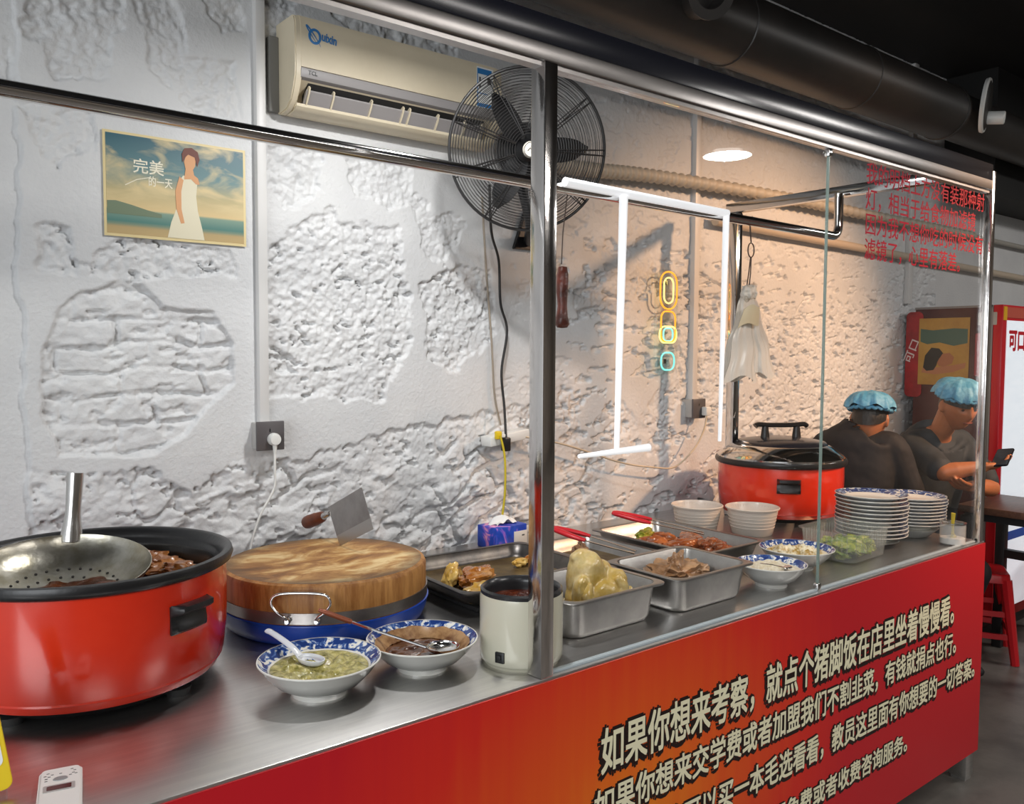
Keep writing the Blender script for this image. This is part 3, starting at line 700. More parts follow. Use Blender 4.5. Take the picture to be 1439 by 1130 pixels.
# neon light: a plain stack of glowing outline loops on a clear board
t = thing('neon_light', 'neon light of plain orange, yellow and teal loops on the wall', 'neon light', (1.683, WY - .03, 1.735))
b = B(); prism(b, rrect(.15, .45, .05), .006, at_front(0, 0, 0)); obj('clear_board', b, CLEARPL, t)
def neon(name, cx, cz, w, h, r, colr, st):
    b = B(); tube(b, [(cx + p[0], -.016, cz + p[1]) for p in rrect(w, h, min(r, w / 2 - .001, h / 2 - .001))], .0036, 8, closed=True)
    obj(name, b, P(name + '_glow', colr, .4, emit=st, ecol=colr), t, 80)
neon('orange_loop', 0, .135, .108, .16, .05, hexc('#ff9a2a'), 1.5)
neon('yellow_loop', 0, .135, .060, .11, .03, hexc('#ffe48a'), 1.4)
neon('orange_loop', 0, -.02, .092, .13, .03, hexc('#ff9a2a'), 1.5)
neon('yellow_loop', 0, -.055, .110, .07, .03, hexc('#ffe48a'), 1.4)
neon('teal_loop', 0, -.055, .060, .055, .02, hexc('#7fd8c8'), 1.3)
neon('teal_loop', 0, -.170, .085, .075, .03, hexc('#6fd8cc'), 1.3)
for zc in (.17, -.17):
    b = B(); box(b, -.01, .01, 0, .05, zc - .01, zc + .01); obj('standoff', b, CHROME, t)

# =================================================================== BIG RED COOKERS
BROTH = P('dark_broth', hexc('#3a1a0c'), .12, 0, col2=hexc('#6a3414'), sc=14, bump=.004, bsc=25)
MEATBR = P('braised_meat', hexc('#6e3a1a'), .3, col2=hexc('#b0743a'), sc=16, bump=.003, bsc=60, coat=.3)
def cooker(name, label, loc, ang, R=.265, Hh=.275, lid=False, handles=((0.0),)):
    t = thing(name, label, 'cooker', loc)
    prof = [(R * .86, .028), (R * .93, .034), (R * .975, .06), (R, .12), (R * 1.005, .18), (R * 1.0, Hh - .024), (R * .985, Hh - .018), (R * .965, Hh - .018), (R * .965, .05), (R * .85, .034)]
    b = B(); lathe(b, prof, 96); obj('body', b, RED, t, 30)
    b = B(); lathe(b, [(R * .62, .012), (R * .80, .014), (R * .88, .030), (R * .84, .036), (R * .62, .036)], 64); obj('base', b, BLACKPL, t)
    for k in range(4):
        a = .5 + ang + k * PI / 2; c, s = math.cos(a) * R * .78, math.sin(a) * R * .78
        b = B(); lathe(b, [(0, 0), (.022, 0), (.026, .016), (0, .016)], 16, c=(c, s, 0)); obj('foot', b, RUBBER, t)
    b = B(); lathe(b, [(R * .93, Hh - .05), (R * .955, Hh - .026), (R * 1.02, Hh - .026), (R * 1.045, Hh - .022), (R * 1.058, Hh - .012), (R * 1.046, Hh - .002), (R * 1.02, Hh), (R * .99, Hh - .003), (R * .965, Hh - .012), (R * .95, Hh - .02), (R * .945, Hh - .026), (R * .925, Hh - .03), (R * .92, Hh - .05)], 96); obj('rim', b, BLACKPL, t, 50, label='black rolled rim')
    b = B(); lathe(b, [(R * .935, Hh - .03), (R * .915, Hh - .04), (R * .90, .10), (R * .82, .062), (0, .058)], 72); obj('inner_pot', b, P('pot_black', (.02, .018, .016), .22), t)
    for ha in handles:
        # recessed black grip set into the wall of the drum
        M4 = facing((R * math.cos(ha), R * math.sin(ha), Hh * .655), (math.cos(ha), math.sin(ha), 0))
        w = .046
        def arc(x, out, zz): 
            # follow the drum curve
            a = x / R; return M4 @ Vector((R * math.sin(a), zz, R * (math.cos(a) - 1) + out))
        b = B()
        n = 12
        rows = [(-.022, -.004), (-.026, .004), (-.022, .010), (-.012, .008), (-.006, .004), (.004, .004), (.010, .022), (.016, .030), (.026, .030), (.028, .020), (.026, .004), (.022, -.004)]
        tt = B(); V = [[tt.verts.new(arc(-w + 2 * w * i / n, o if abs(i - n / 2) < n / 2 - .5 else min(o, .006), z * (1.2 if z < 0 else 1))) for (z, o) in rows] for i in range(n + 1)]
        for i in range(n):
            for j in range(len(rows) - 1): tt.faces.new((V[i][j], V[i + 1][j], V[i + 1][j + 1], V[i][j + 1]))
        tt.faces.new(V[0]); tt.faces.new(V[-1][::-1]); merge(b, tt)
        obj('side_handle', b, BLACKPL, t, 45, label='black side grip')
    if lid:
        b = B(); lathe(b, [(R * 1.02, Hh - .002), (R * 1.02, Hh + .006), (R * .98, Hh + .016), (R * .80, Hh + .050), (R * .74, Hh + .055), (R * .74, Hh + .048), (R * .95, Hh)], 80); obj('lid_rim', b, CHROME, t, label='steel lid skirt')
        b = B(); lathe(b, [(R * .76, Hh + .052), (R * .70, Hh + .066), (R * .35, Hh + .080), (0, Hh + .083), ], 72); obj('lid', b, BLACKGL, t, label='black domed lid')
        b = B()
        M5 = Matrix.Rotation(ang, 4, 'Z')
        tube(b, [M5 @ Vector(p) for p in spline([(-.115, 0, Hh + .128), (-.10, 0, Hh + .135), (-.05, 0, Hh + .132), (.05, 0, Hh + .132), (.10, 0, Hh + .135), (.115, 0, Hh + .128)], 5)], .017, 10, flat=.6)
        for sx in (-.07, .07): tube(b, [M5 @ Vector((sx, 0, Hh + .06)), M5 @ Vector((sx, 0, Hh + .13))], [.022, .013], 10)
        obj('lid_handle', b, BLACKPL, t)
    return t
cooker('rice_cooker', 'big open red cooker full of braised meat at the left end', (-.745, .575, K), .1, handles=(-1.10, 2.04))
cooker('rice_cooker', 'big red cooker with a closed black lid near the back wall', (1.985, .745, K), -.55, R=.255, Hh=.262, lid=True, handles=(-2.42, .72))
# broth and meat lumps inside the open cooker
b = B()
def surf(u, v):
    r = .246 * v; a = 2 * PI * u; x, y = r * math.cos(a), r * math.sin(a)
    return Vector((x, y, .012 * mnoise.fractal(Vector((x * 14, y * 14, 0)), 1, 2, 3)))
grid(b, surf, 72, 26, closeu=True)
o = obj('braising_broth', b, BROTH, loc=(-.745, .575, K + .205)); tag(o, 'dark brown braising broth filling the open red cooker', 'broth', kind='stuff')
for i, (x, y, r_, s, lab) in enumerate(((-.60, .62, .055, 3, 'brown braised meat lump at the right edge of the broth'), (-.655, .70, .05, 5, 'brown braised meat lump at the back of the broth'), (-.575, .55, .042, 8, 'small brown meat lump near the front rim of the open cooker'), (-.60, .70, .045, 11, 'brown braised meat lump at the back right of the broth'))):
    b = B(); blob(b, (0, 0, 0), (r_, r_ * .72, .022), .5, 2.2, s, rz=i * 1.1, sub=4)
    tag(obj('meat_lump', b, MEATBR, loc=(x, y, K + .212)), lab, 'meat', 'meat lumps in the open cooker')
# skimmer ladle standing in the open cooker
t = thing('skimmer', 'large perforated steel skimmer lying in the open red cooker', 'skimmer', (-.80, .575, K + .222))
SKST = P('worn_skimmer_steel', (.50, .48, .42), .30, 1, col2=(.36, .33, .25), sc=22, bump=.0008, bsc=60)
Mk = Matrix.Rotation(.17, 4, 'X') @ Matrix.Rotation(-.03, 4, 'Y')
RB = .168
tb = B(); lathe(tb, [(RB, .038), (RB * .985, .030), (RB * .88, .006), (RB * .7, -.014), (RB * .45, -.028), (RB * .2, -.034), (0, -.035)], 64)
b = B(); bmesh.ops.solidify(tb, geom=tb.faces[:], thickness=.0016); bmesh.ops.transform(tb, matrix=Mk, verts=tb.verts); merge(b, tb)
obj('skimmer_bowl', b, SKST, t, 60)
b = B()
for rr, nn, zz in ((RB * .62, 30, -.0175), (RB * .48, 22, -.0258), (RB * .32, 15, -.0305), (RB * .16, 8, -.0333)):
    for k in range(nn):
        a = 2 * PI * (k + .5 * (nn % 2)) / nn
        lathe(b, [(0, .0024), (.0030, .0022), (.0030, .0)], 8, mtx=Mk @ facing((rr * math.cos(a), rr * math.sin(a), zz), (-math.cos(a) * .3, -math.sin(a) * .3, 1)))
obj('holes', b, P('hole_black', (.015, .012, .01), .8), t)['kind'] = 'stuff'
b = B()
h0 = Vector((.050, .160, .050)); h1 = Vector((.064, .170, .200))
pts = [h0 + (h1 - h0) * q for q in np.linspace(0, 1, 9)]
tube(b, pts, [.024, .022, .019, .0165, .016, .0165, .017, .0175, .0175], 16); obj('handle', b, P('handle_steel', (.60, .59, .57), .22, 1, bump=.0005, bsc=30), t)

# =================================================================== CHOPPING BLOCK
def wood_top():
    m, t, b = nt('chopping_wood_top')
    tc = N(t, 'ShaderNodeTexCoord')
    mp = N(t, 'ShaderNodeMapping'); mp.inputs['Scale'].default_value = (3.2, 5.5, 1); mp.inputs['Rotation'].default_value = (0, 0, .7); t.links.new(tc.outputs['Object'], mp.inputs[0])
    n = N(t, 'ShaderNodeTexNoise'); n.inputs['Scale'].default_value = 2.4; n.inputs['Detail'].default_value = 9; n.inputs['Roughness'].default_value = .62; n.inputs['Distortion'].default_value = .5; t.links.new(mp.outputs[0], n.inputs['Vector'])
    r = ramp(t, [(.32, hexc('#6a4524')), (.44, hexc('#956636')), (.53, hexc('#b98c52')), (.64, hexc('#dcc08c'))]); t.links.new(n.outputs['Fac'], r.inputs[0])
    # worn dark edge ring
    ln = N(t, 'ShaderNodeVectorMath', operation='LENGTH'); sx = N(t, 'ShaderNodeVectorMath', operation='MULTIPLY'); sx.inputs[1].default_value = (1, 1, 0)
    t.links.new(tc.outputs['Object'], sx.inputs[0]); t.links.new(sx.outputs[0], ln.inputs[0])
    n2 = N(t, 'ShaderNodeTexNoise'); n2.inputs['Scale'].default_value = 12; t.links.new(tc.outputs['Object'], n2.inputs['Vector'])
    ad = N(t, 'ShaderNodeMath', operation='MULTIPLY_ADD'); ad.inputs[1].default_value = .07; t.links.new(n2.outputs['Fac'], ad.inputs[0]); t.links.new(ln.outputs['Value'], ad.inputs[2])
    rr = ramp(t, [(.235, (0, 0, 0)), (.295, (1, 1, 1))]); t.links.new(ad.outputs[0], rr.inputs[0])
    mx = N(t, 'ShaderNodeMix', data_type='RGBA'); mx.inputs[7].default_value = (*hexc('#6a5138'), 1); t.links.new(rr.outputs[0], mx.inputs[0]); t.links.new(r.outputs[0], mx.inputs[6])
    t.links.new(mx.outputs[2], b.inputs['Base Color']); b.inputs['Roughness'].default_value = .6
    bp = N(t, 'ShaderNodeBump'); bp.inputs['Distance'].default_value = .004; t.links.new(n.outputs['Fac'], bp.inputs['Height']); t.links.new(bp.outputs[0], b.inputs['Normal'])
    return m
WOODSIDE = P('chopping_wood_bark', hexc('#8f5a26'), .5, col2=hexc('#c08a4c'), sc=9, bump=.002, bsc=20, aniso=(4, 4, .5), lo=.38, hi=.62)
BX, BY, BR = -.155, .69, .262
t = thing('chopping_block', 'thick round wooden chopping block with a steel band', 'chopping block', (BX, BY, K + .042))
b = B(); lathe(b, [(BR - .012, .1095), (BR * .8, .107), (BR * .4, .104), (0, .103)], 96); obj('chopping_face', b, wood_top(), t, label='worn pale wood cutting face')
b = B(); lathe(b, [(0, .0), (BR - .004, .0), (BR, .012), (BR, .098), (BR - .004, .106), (BR - .013, .1098)], 96); obj('log', b, WOODSIDE, t)
b = B(); lathe(b, [(BR + .0005, .018), (BR + .0035, .018), (BR + .0035, .044), (BR + .0005, .044)], 96); obj('steel_band', b, P('band_steel', (.40, .37, .35), .3, .9, col2=(.30, .27, .25), sc=10), t)
ha = math.atan2(.50 - BY, -.305 - BX)
MH = facing((BX * 0 + (BR + .004) * math.cos(ha), (BR + .004) * math.sin(ha), .031), (math.cos(ha), math.sin(ha), 0))
b = B(); tube(b, [MH @ Vector(p) for p in spline([(-.035, -.004, .004), (-.036, .006, .012), (-.055, .022, .016), (-.068, .042, .016), (-.060, .060, .016), (-.03, .066, .016), (.03, .066, .016), (.060, .060, .016), (.068, .042, .016), (.055, .022, .016), (.036, .006, .012), (.035, -.004, .004)], 5)], .0032, 8); obj('lifting_loop', b, CHROME, t, 80)
b = B()
for sx in (-.035, .035): lathe(b, [(0, .012), (.006, .011), (.0085, .006), (.0085, 0), (0, 0)], 16, mtx=MH @ Matrix.Translation((sx, -.003, 0)))
obj('clamp_bolts', b, CHROME, t)
BLUETUB = P('blue_tub', hexc('#1f4cb4'), .3, coat=.3)
t = thing('blue_tub', 'shallow blue plastic tub under the chopping block', 'tub', (BX, BY, K))
b = B(); lathe(b, [(0, 0), (.240, 0), (.252, .008), (.262, .030), (.2655, .050), (.2665, .056), (.2640, .056), (.2634, .0405), (0, .0410)], 80); obj('tub_body', b, BLUETUB, t)
b = B(); lathe(b, [(.2655, .052), (.2685, .0535), (.2685, .0565), (.2640, .0575)], 80); obj('tub_rim', b, BLUETUB, t)

# cleaver struck into the block
t = thing('cleaver', 'steel cleaver struck upright into the chopping block', 'cleaver', (-.046, .819, K + .146))
O = Vector((-.046, .819, K + .146))
A_ = Vector((-.040, .898, 1.150)) - O; B_ = Vector((-.023, .736, 1.226)) - O; C_ = Vector((-.030, .658, 1.124)) - O; D_ = Vector((-.046, .819, 1.051)) - O
nrm = (B_ - A_).cross(D_ - A_).normalized()
def quadplate(pts, th, taper=None):
    b = B(); a = []; c = []
    for i, p in enumerate(pts):
        th_ = th[i]; a.append(b.verts.new(p + nrm * th_)); c.append(b.verts.new(p - nrm * th_))
    n = len(pts); b.faces.new(a); b.faces.new(c[::-1])
    for i in range(n): j = (i + 1) % n; b.faces.new((a[j], a[i], c[i], c[j]))
    return b
lf = lambda p, q, s: p + (q - p) * s
E1 = lf(A_, D_, .74); E2 = lf(B_, C_, .74)
BLADE = P('blade_steel', (.42, .40, .39), .34, 1, col2=(.32, .30, .29), sc=12)
obj('blade', quadplate([A_, B_, E2, E1], [.0018, .0018, .0012, .0012]), BLADE, t, 20)
obj('cutting_edge', quadplate([E1, E2, C_, D_], [.0012, .0012, .0002, .0002]), P('edge_steel', (.55, .53, .51), .28, 1), t, 20)
hd = (A_ - B_).normalized(); hs = lf(A_, D_, .20); dn = Vector((0, 0, -1))
f0 = Vector((.004, .070, .082)); f1 = Vector((.001, .100, .070)); f2 = Vector((-.006, .200, .036))
b = B(); tube(b, [f0, f1], [.007, .011], 12); obj('ferrule', b, CHROME, t)
b = B(); tube(b, [f1, lf(f1, f2, .1), lf(f1, f2, .5), lf(f1, f2, .85), lf(f1, f2, .97), f2], [.012, .016, .0195, .0205, .019, .012], 14); obj('handle', b, P('cleaver_wood', hexc('#7a3b1c'), .4, col2=hexc('#5f2c14'), sc=20), t, label='reddish wooden handle')

# =================================================================== BOWLS
PORC = {}
def bowl(label, loc, R, h, key):
    if key not in PORC: PORC[key] = porcelain('blue_white_porcelain_' + key, R * .83, R * .985)
    t = thing('porcelain_bowl', label, 'bowl', loc)
    b = B(); lathe(b, [(0, .006), (R * .40, .006), (R * .42, 0), (R * .455, 0), (R * .47, .010), (R * .70, h * .36), (R * .88, h * .70), (R * .98, h * .96), (R, h), (R * .985, h + .001), (R * .93, h * .90), (R * .80, h * .72), (R * .62, h * .40), (R * .40, .016), (0, .013)], 72); obj('bowl_body', b, PORC[key], t, 50)
    b = B(); lathe(b, [(R * .985, h * .985), (R * 1.004, h * .99), (R * 1.002, h + .0018), (R * .985, h + .002)], 72); obj('rim_line', b, P('porcelain_white_' + key, hexc('#eceae2'), .12), t)
    return t
def fill(name, label, cat, loc, R, m, amp=.006, freq=30, seed=0, dome=0.0, nu=72, nv=30):
    b = B(); off = Vector((seed, seed * 2, 0))
    def fn(u, v):
        r = R * v; a = 2 * PI * u; x, y = r * math.cos(a), r * math.sin(a)
        ed = 1 - v ** 6
        return Vector((x, y, (dome * (1 - v * v) + amp * mnoise.fractal(Vector((x * freq, y * freq, 0)) + off, 1, 2, 4)) * 1.0 * (ed * .85 + .15)))
    grid(b, fn, nu, nv, closeu=True)
    return tag(obj(name, b, m, loc=loc), label, cat, kind='stuff')
bowl('blue and white bowl of ginger scallion sauce with a spoon', (-.398, .236, K), .124, .070, 'a')
GING = P('ginger_scallion', hexc('#75702a'), .2, col2=hexc('#c6ba74'), sc=60, bump=.004, bsc=70, lo=.36, hi=.62, coat=.4)
fill('ginger_sauce', 'yellow green ginger scallion sauce in the front bowl', 'sauce', (-.398, .236, K + .0515), .0985, GING, .010, 40, 2)
bowl('blue and white bowl of brown chilli sauce beside the white cooker', (-.158, .222, K), .122, .066, 'b')
CHIL = P('brown_chilli_sauce', hexc('#3a1c10'), .16, col2=hexc('#6e4022'), sc=16, bump=.002, bsc=30, coat=.5)
fill('chilli_sauce', 'brown chilli sauce in the second bowl', 'sauce', (-.158, .222, K + .036), .083, CHIL, .006, 22, 7)
b = B(); lathe(b, [(.083, .034), (.094, .045), (.1045, .0565), (.103, .0575), (.092, .047), (.081, .036)], 72)
for v in b.verts: v.co.z += .004 * mnoise.noise(v.co * 60); 
tag(obj('sauce_smear', b, P('sauce_smear_brown', hexc('#b08a60'), .3, col2=hexc('#6b4020'), sc=26), loc=(-.158, .222, K + .0012)), 'brown sauce smeared around the inside wall of the second bowl', 'sauce', kind='stuff')
# chinese spoon in the ginger sauce
t = thing('soup_spoon', 'white porcelain spoon with blue marks in the ginger sauce', 'spoon', (-.405, .262, K + .055))
SPO = P('spoon_porcelain', hexc('#e6e8ea'), .12, col2=hexc('#d6dce6'), sc=9, coat=.5)
def spn(u, v):
    a = 2 * PI * u; s = math.sin(PI * .5 * v)
    x = .036 * math.cos(a) * (s if v < .8 else s); y = .021 * math.sin(a) * s
    return Vector((x, y, .016 * (v ** 2.2) - .006))
tb = B(); grid(tb, spn, 32, 10, closeu=True); bmesh.ops.remove_doubles(tb, verts=tb.verts, dist=1e-6); bmesh.ops.solidify(tb, geom=tb.faces[:], thickness=.0022)
hdir = Vector((-.030, .098, .042))
az = math.atan2(hdir.y, hdir.x)
bmesh.ops.transform(tb, matrix=Matrix.Rotation(az + PI, 4, 'Z'), verts=tb.verts)
b = B(); merge(b, tb); obj('spoon_bowl', b, SPO, t, 60)
h0 = Vector((math.cos(az), math.sin(az), 0)) * .030 + Vector((0, 0, .006))
b = B(); tube(b, spline([h0, h0 + hdir * .28 + Vector((0, 0, .004)), h0 + hdir * .7, h0 + hdir * 1.0 + Vector((0, 0, -.006))], 5), [.010] + [.0085] * 13 + [.0095, .0085], 10, flat=.5); obj('spoon_handle', b, SPO, t, 60)
b = B()
for (px, py) in ((.006, .004), (-.008, -.006), (-.002, .010), (.012, -.006)): tube(b, [(px, py, -.0025), (px + .006, py + .004, -.0015), (px + .004, py + .010, 0)], .0012, 5)
obj('blue_mark', b, P('spoon_blue', hexc('#3b5aa8'), .2), t)
# steel ladle with a copper coloured grip resting in the chilli sauce
L0 = Vector((-.158, .190, K + .044)); t = thing('ladle', 'thin steel ladle with a copper coloured grip in the chilli sauce bowl', 'ladle', L0)
w = lambda x, y, z: Vector((x, y, z)) - L0
p0, p1, p2, p3 = w(-.165, .195, K + .052), w(-.232, .309, K + .0755), w(-.255, .362, K + .084), w(-.318, .402, K + .115)
b = B(); tube(b, spline([p0, lf(p0, p1, .5), p1, p2], 5), .0035, 8); obj('shaft', b, CHROME, t)
b = B(); tube(b, spline([p2, lf(p2, p3, .3), p3], 5), [.0035] + [.0062] * 8 + [.0055, .004], 10); obj('grip', b, P('copper_grip', hexc('#8a4a30'), .3, .3), t, label='copper coloured grip')
tb = B(); grid(tb, lambda u, v: Vector((.036 * math.sin(PI * .5 * v) * math.cos(2 * PI * u), .036 * math.sin(PI * .5 * v) * math.sin(2 * PI * u), .016 * v ** 2 - .008)), 32, 9, closeu=True)
bmesh.ops.remove_doubles(tb, verts=tb.verts, dist=1e-6); bmesh.ops.solidify(tb, geom=tb.faces[:], thickness=.0012); bmesh.ops.translate(tb, vec=(.022, -.016, .004), verts=tb.verts)
b = B(); merge(b, tb); obj('scoop', b, CHROME, t, 60)

# =================================================================== WHITE RICE POT
RX, RY = .045, .125
t = thing('electric_pot', 'small cream electric pot of dark sauce behind the steel post', 'pot', (RX, RY, K))
R = .094
b = B(); lathe(b, [(0, .008), (R * .95, .008), (R * .985, .012), (R, .03), (R, .148), (R * .985, .158), (R * .93, .160), (R * .93, .14)], 72); obj('body', b, CREAMPL, t, 40)
b = B(); lathe(b, [(R * .70, 0), (R * .90, 0), (R * .93, .009), (R * .70, .009)], 48); obj('base', b, P('pot_base_cream', hexc('#c9c5b0'), .4), t)
b = B(); lathe(b, [(R * .985, .158), (R * .99, .166), (R * .94, .170), (R * .89, .166), (R * .86, .155), (R * .84, .10), (R * .7, .085), (0, .085)], 72); obj('inner_pot', b, P('nonstick_grey', hexc('#2c2c2e'), .25), t)
ba = math.atan2(-.36, -.93); MB_ = facing((R * math.cos(ba), R * math.sin(ba), .032), (math.cos(ba), math.sin(ba), 0))
b = B(); box(b, -.011, .011, -.012, .012, -.004, .004, .0015, mtx=MB_); sw = obj('switch_plate', b, BLACKPL, t)
b = B(); box(b, -.005, .005, -.003, .006, .003, .008, .001, mtx=MB_); obj('switch_lever', b, RUBBER, sw)
fill('dark_sauce', 'dark red brown sauce inside the cream electric pot', 'sauce', (RX, RY, K + .138), R * .84, P('sauce_red_brown', hexc('#3c160c'), .14, col2=hexc('#7a3a1e'), sc=22, bump=.003, bsc=40, lo=.45, hi=.75), .006, 40, 4)

# =================================================================== STEEL PANS AND TRAYS
def pan(name, label, cat, loc, w, d, h, m, rz=0, rim=.014, cr=.045, wall=.0015, taper=.94):
    t = thing(name, label, cat, loc, rz)
    def ring(bm, ww, dd, r, z): return [bm.verts.new((p[0], p[1], z)) for p in rrect(ww, dd, r, 7)]
    b = B()
    w0, d0 = w - 2 * rim, d - 2 * rim
    specs = [(w0 * taper - 2 * cr * .3, d0 * taper - 2 * cr * .3, cr * .8, 0), (w0 * taper - .012, d0 * taper - .012, cr * .95, .004), (w0 * taper, d0 * taper, cr, .016), (w0, d0, cr, h - .004), (w0 + .002, d0 + .002, cr, h - .001)]
    rings = [ring(b, *s_) for s_ in specs]
    inn = [(w0 - 2 * wall, d0 - 2 * wall, cr, h - .003), (w0 * taper - 2 * wall, d0 * taper - 2 * wall, cr, .018), (w0 * taper - .014, d0 * taper - .014, cr * .95, .006), (w0 * taper - 2 * cr * .3, d0 * taper - 2 * cr * .3, cr * .8, .0025)]
    ri = [ring(b, *s_) for s_ in inn]
    seq = rings + ri
    for a, c in zip(seq, seq[1:]):
        n = len(a)
        for k in range(n): k2 = (k + 1) % n; b.faces.new((a[k], a[k2], c[k2], c[k]))
    b.faces.new(rings[0][::-1]); b.faces.new(ri[-1])
    obj('pan_body', b, m, t, 50)
    b = B()
    a = [ring(b, w0 - .001, d0 - .001, cr, h), ring(b, w - .004, d - .004, cr * .6, h + .0005), ring(b, w, d, cr * .6, h - .001), ring(b, w - .001, d - .001, cr * .6, h - .005), ring(b, w - .003, d - .003, cr * .6, h - .005), ring(b, w0 - .001, d0 - .001, cr, h - .003)]
    a.append(a[0])
    for p, c in zip(a, a[1:]):
        n = len(p)
        for k in range(n): k2 = (k + 1) % n; b.faces.new((p[k], p[k2], c[k2], c[k]))
    obj('pan_rim', b, m, t, 50)
    return t
pan('steel_pan', 'deep steel pan with a poached chicken just right of the post', 'pan', (.357, .245, K), .345, .275, .100, PANST)
pan('steel_pan', 'deep steel pan holding a chunk of brown meat, right of the chicken pan', 'pan', (.722, .230, K), .340, .280, .100, PANST)
pan('baking_tray', 'dark shallow baking tray of braised poultry behind the cream pot', 'tray', (.375, .635, K + .016), .50, .44, .048, DARKST, rz=-.06, cr=.05)
pan('steel_tray', 'shallow steel tray with red handled tongs behind the chicken pan', 'tray', (.785, .625, K + .006), .285, .40, .050, PANST, cr=.03)
pan('steel_tray', 'long shallow steel tray of glazed red brown meat behind the second pan', 'tray', (1.115, .575, K + .006), .345, .50, .062, PANST, cr=.03)
b = B(); box(b, .17, .56, .46, .80, 0, .014, .004); tag(obj('tray_mat', b, RUBBER, loc=(0, 0, K)), 'black mat lifting the dark baking tray', 'mat')
b = B(); box(b, .66, .91, .46, .80, 0, .005, .001); box(b, .96, 1.27, .36, .80, 0, .005, .001); tag(obj('tray_liner', b, DARKST, loc=(0, 0, K)), 'thin dark liner sheets under the two shallow steel trays', 'liner')
# dark oily juice in the trays
OIL = P('oily_juice', hexc('#4a3a24'), .38, col2=hexc('#75623f'), sc=10, spec=.3, bump=.001, bsc=30)
def juice(label, x, y, w, d, z, rz=0):
    b = B(); grid(b, lambda u, v: Vector(((u - .5) * w, (v - .5) * d, .0015 * mnoise.noise(Vector((u * 9, v * 9, x))))), 24, 24)
    o = obj('oily_juice', b, OIL, loc=(x, y, z)); o.rotation_euler = (0, 0, rz); tag(o, label, 'juice', kind='stuff')
juice('oily juice covering the floor of the dark baking tray', .375, .635, .42, .36, K + .026, -.06)
juice('oily juice on the floor of the small tray under the tongs', .785, .625, .22, .33, K + .014)
juice('oily juice on the floor of the long steel tray', 1.115, .575, .28, .43, K + .014)
# braised poultry in the dark tray
DUCKM = P('glazed_duck', hexc('#96551c'), .22, col2=hexc('#c58a3e'), sc=12, bump=.002, bsc=60, coat=.5)
CHKM = P('yellow_chicken', hexc('#c99a3a'), .28, col2=hexc('#e0bf70'), sc=14, bump=.002, bsc=60, coat=.4)
def piece(name, label, x, y, z, rad, m, seed, rz=0, tilt=0, amp=.4, freq=1.7, sub=4, group='braised poultry pieces in the dark tray', cat='meat'):
    b = B(); blob(b, (0, 0, 0), rad, amp, freq, seed, rz, sub, tilt)
    return tag(obj(name, b, m, loc=(x, y, z)), label, cat, group)
piece('braised_duck_leg', 'glossy brown braised duck leg in the dark tray', .275, .60, K + .052, (.075, .042, .030), DUCKM, 3, .4)
piece('braised_chicken_piece', 'yellow braised piece at the front edge of the dark tray', .215, .49, K + .045, (.052, .036, .026), CHKM, 6, .2)
piece('braised_chicken_piece', 'small yellow braised piece beside the cream pot in the dark tray', .262, .468, K + .044, (.036, .026, .022), CHKM, 9, 1.0)
piece('braised_scrap', 'pale yellow upright braised piece at the left edge of the dark tray', .205, .635, K + .056, (.018, .024, .036), CHKM, 12, .3, .5)
piece('braised_scrap', 'mottled brown piece between the upright piece and the duck leg', .245, .665, K + .048, (.034, .022, .024), P('mottled_brown', hexc('#5a3a18'), .3, col2=hexc('#c59a4a'), sc=20), 15, .9)
piece('braised_chicken_piece', 'lone yellow scrap at the back of the dark tray', .51, .69, K + .040, (.030, .016, .013), CHKM, 18, .1)
piece('braised_chicken_piece', 'brown scrap at the back of the dark tray near the post', .565, .71, K + .040, (.026, .018, .010), DUCKM, 21, .6)
# tissue box
t = thing('tissue_box', 'blue and pink tissue box standing against the wall', 'tissue box', (.722, 1.05, K), .05)
def tbox():
    m, tt, b = nt('tissue_box_print')
    tc = N(tt, 'ShaderNodeTexCoord'); n = N(tt, 'ShaderNodeTexNoise'); n.inputs['Scale'].default_value = 9; n.inputs['Distortion'].default_value = 2.5; tt.links.new(tc.outputs['Object'], n.inputs['Vector'])
    r = ramp(tt, [(.40, hexc('#1a3fae')), (.52, hexc('#2450c4')), (.58, hexc('#8a5fd0')), (.64, hexc('#f0a0c8'))]); tt.links.new(n.outputs['Fac'], r.inputs[0]); tt.links.new(r.outputs[0], b.inputs['Base Color']); b.inputs['Roughness'].default_value = .4
    return m
b = B(); box(b, -.075, .075, -.05, .05, 0, .078, .003); obj('carton', b, tbox(), t)
b = B(); box(b, .012, .0755, -.0512, -.05, .006, .055, .0004); obj('white_panel', b, P('carton_white', hexc('#d9d6d0'), .5), t)
b = B(); box(b, .050, .062, -.0518, -.0510, .036, .041); obj('print_mark', b, GREYP, t)
tb = B(); grid(tb, lambda u, v: Vector(((u - .5) * .095 + .01 * math.sin(v * 6), (v - .5) * .05, .078 + .030 * math.sin(PI * u) * (1 - (2 * v - 1) ** 2 * .5) + .005 * math.sin(u * 14 + v * 5))), 18, 10); bmesh.ops.solidify(tb, geom=tb.faces[:], thickness=.001)
b = B(); merge(b, tb); obj('tissue', b, P('tissue_white', hexc('#eeeeec'), .8), t, 80)

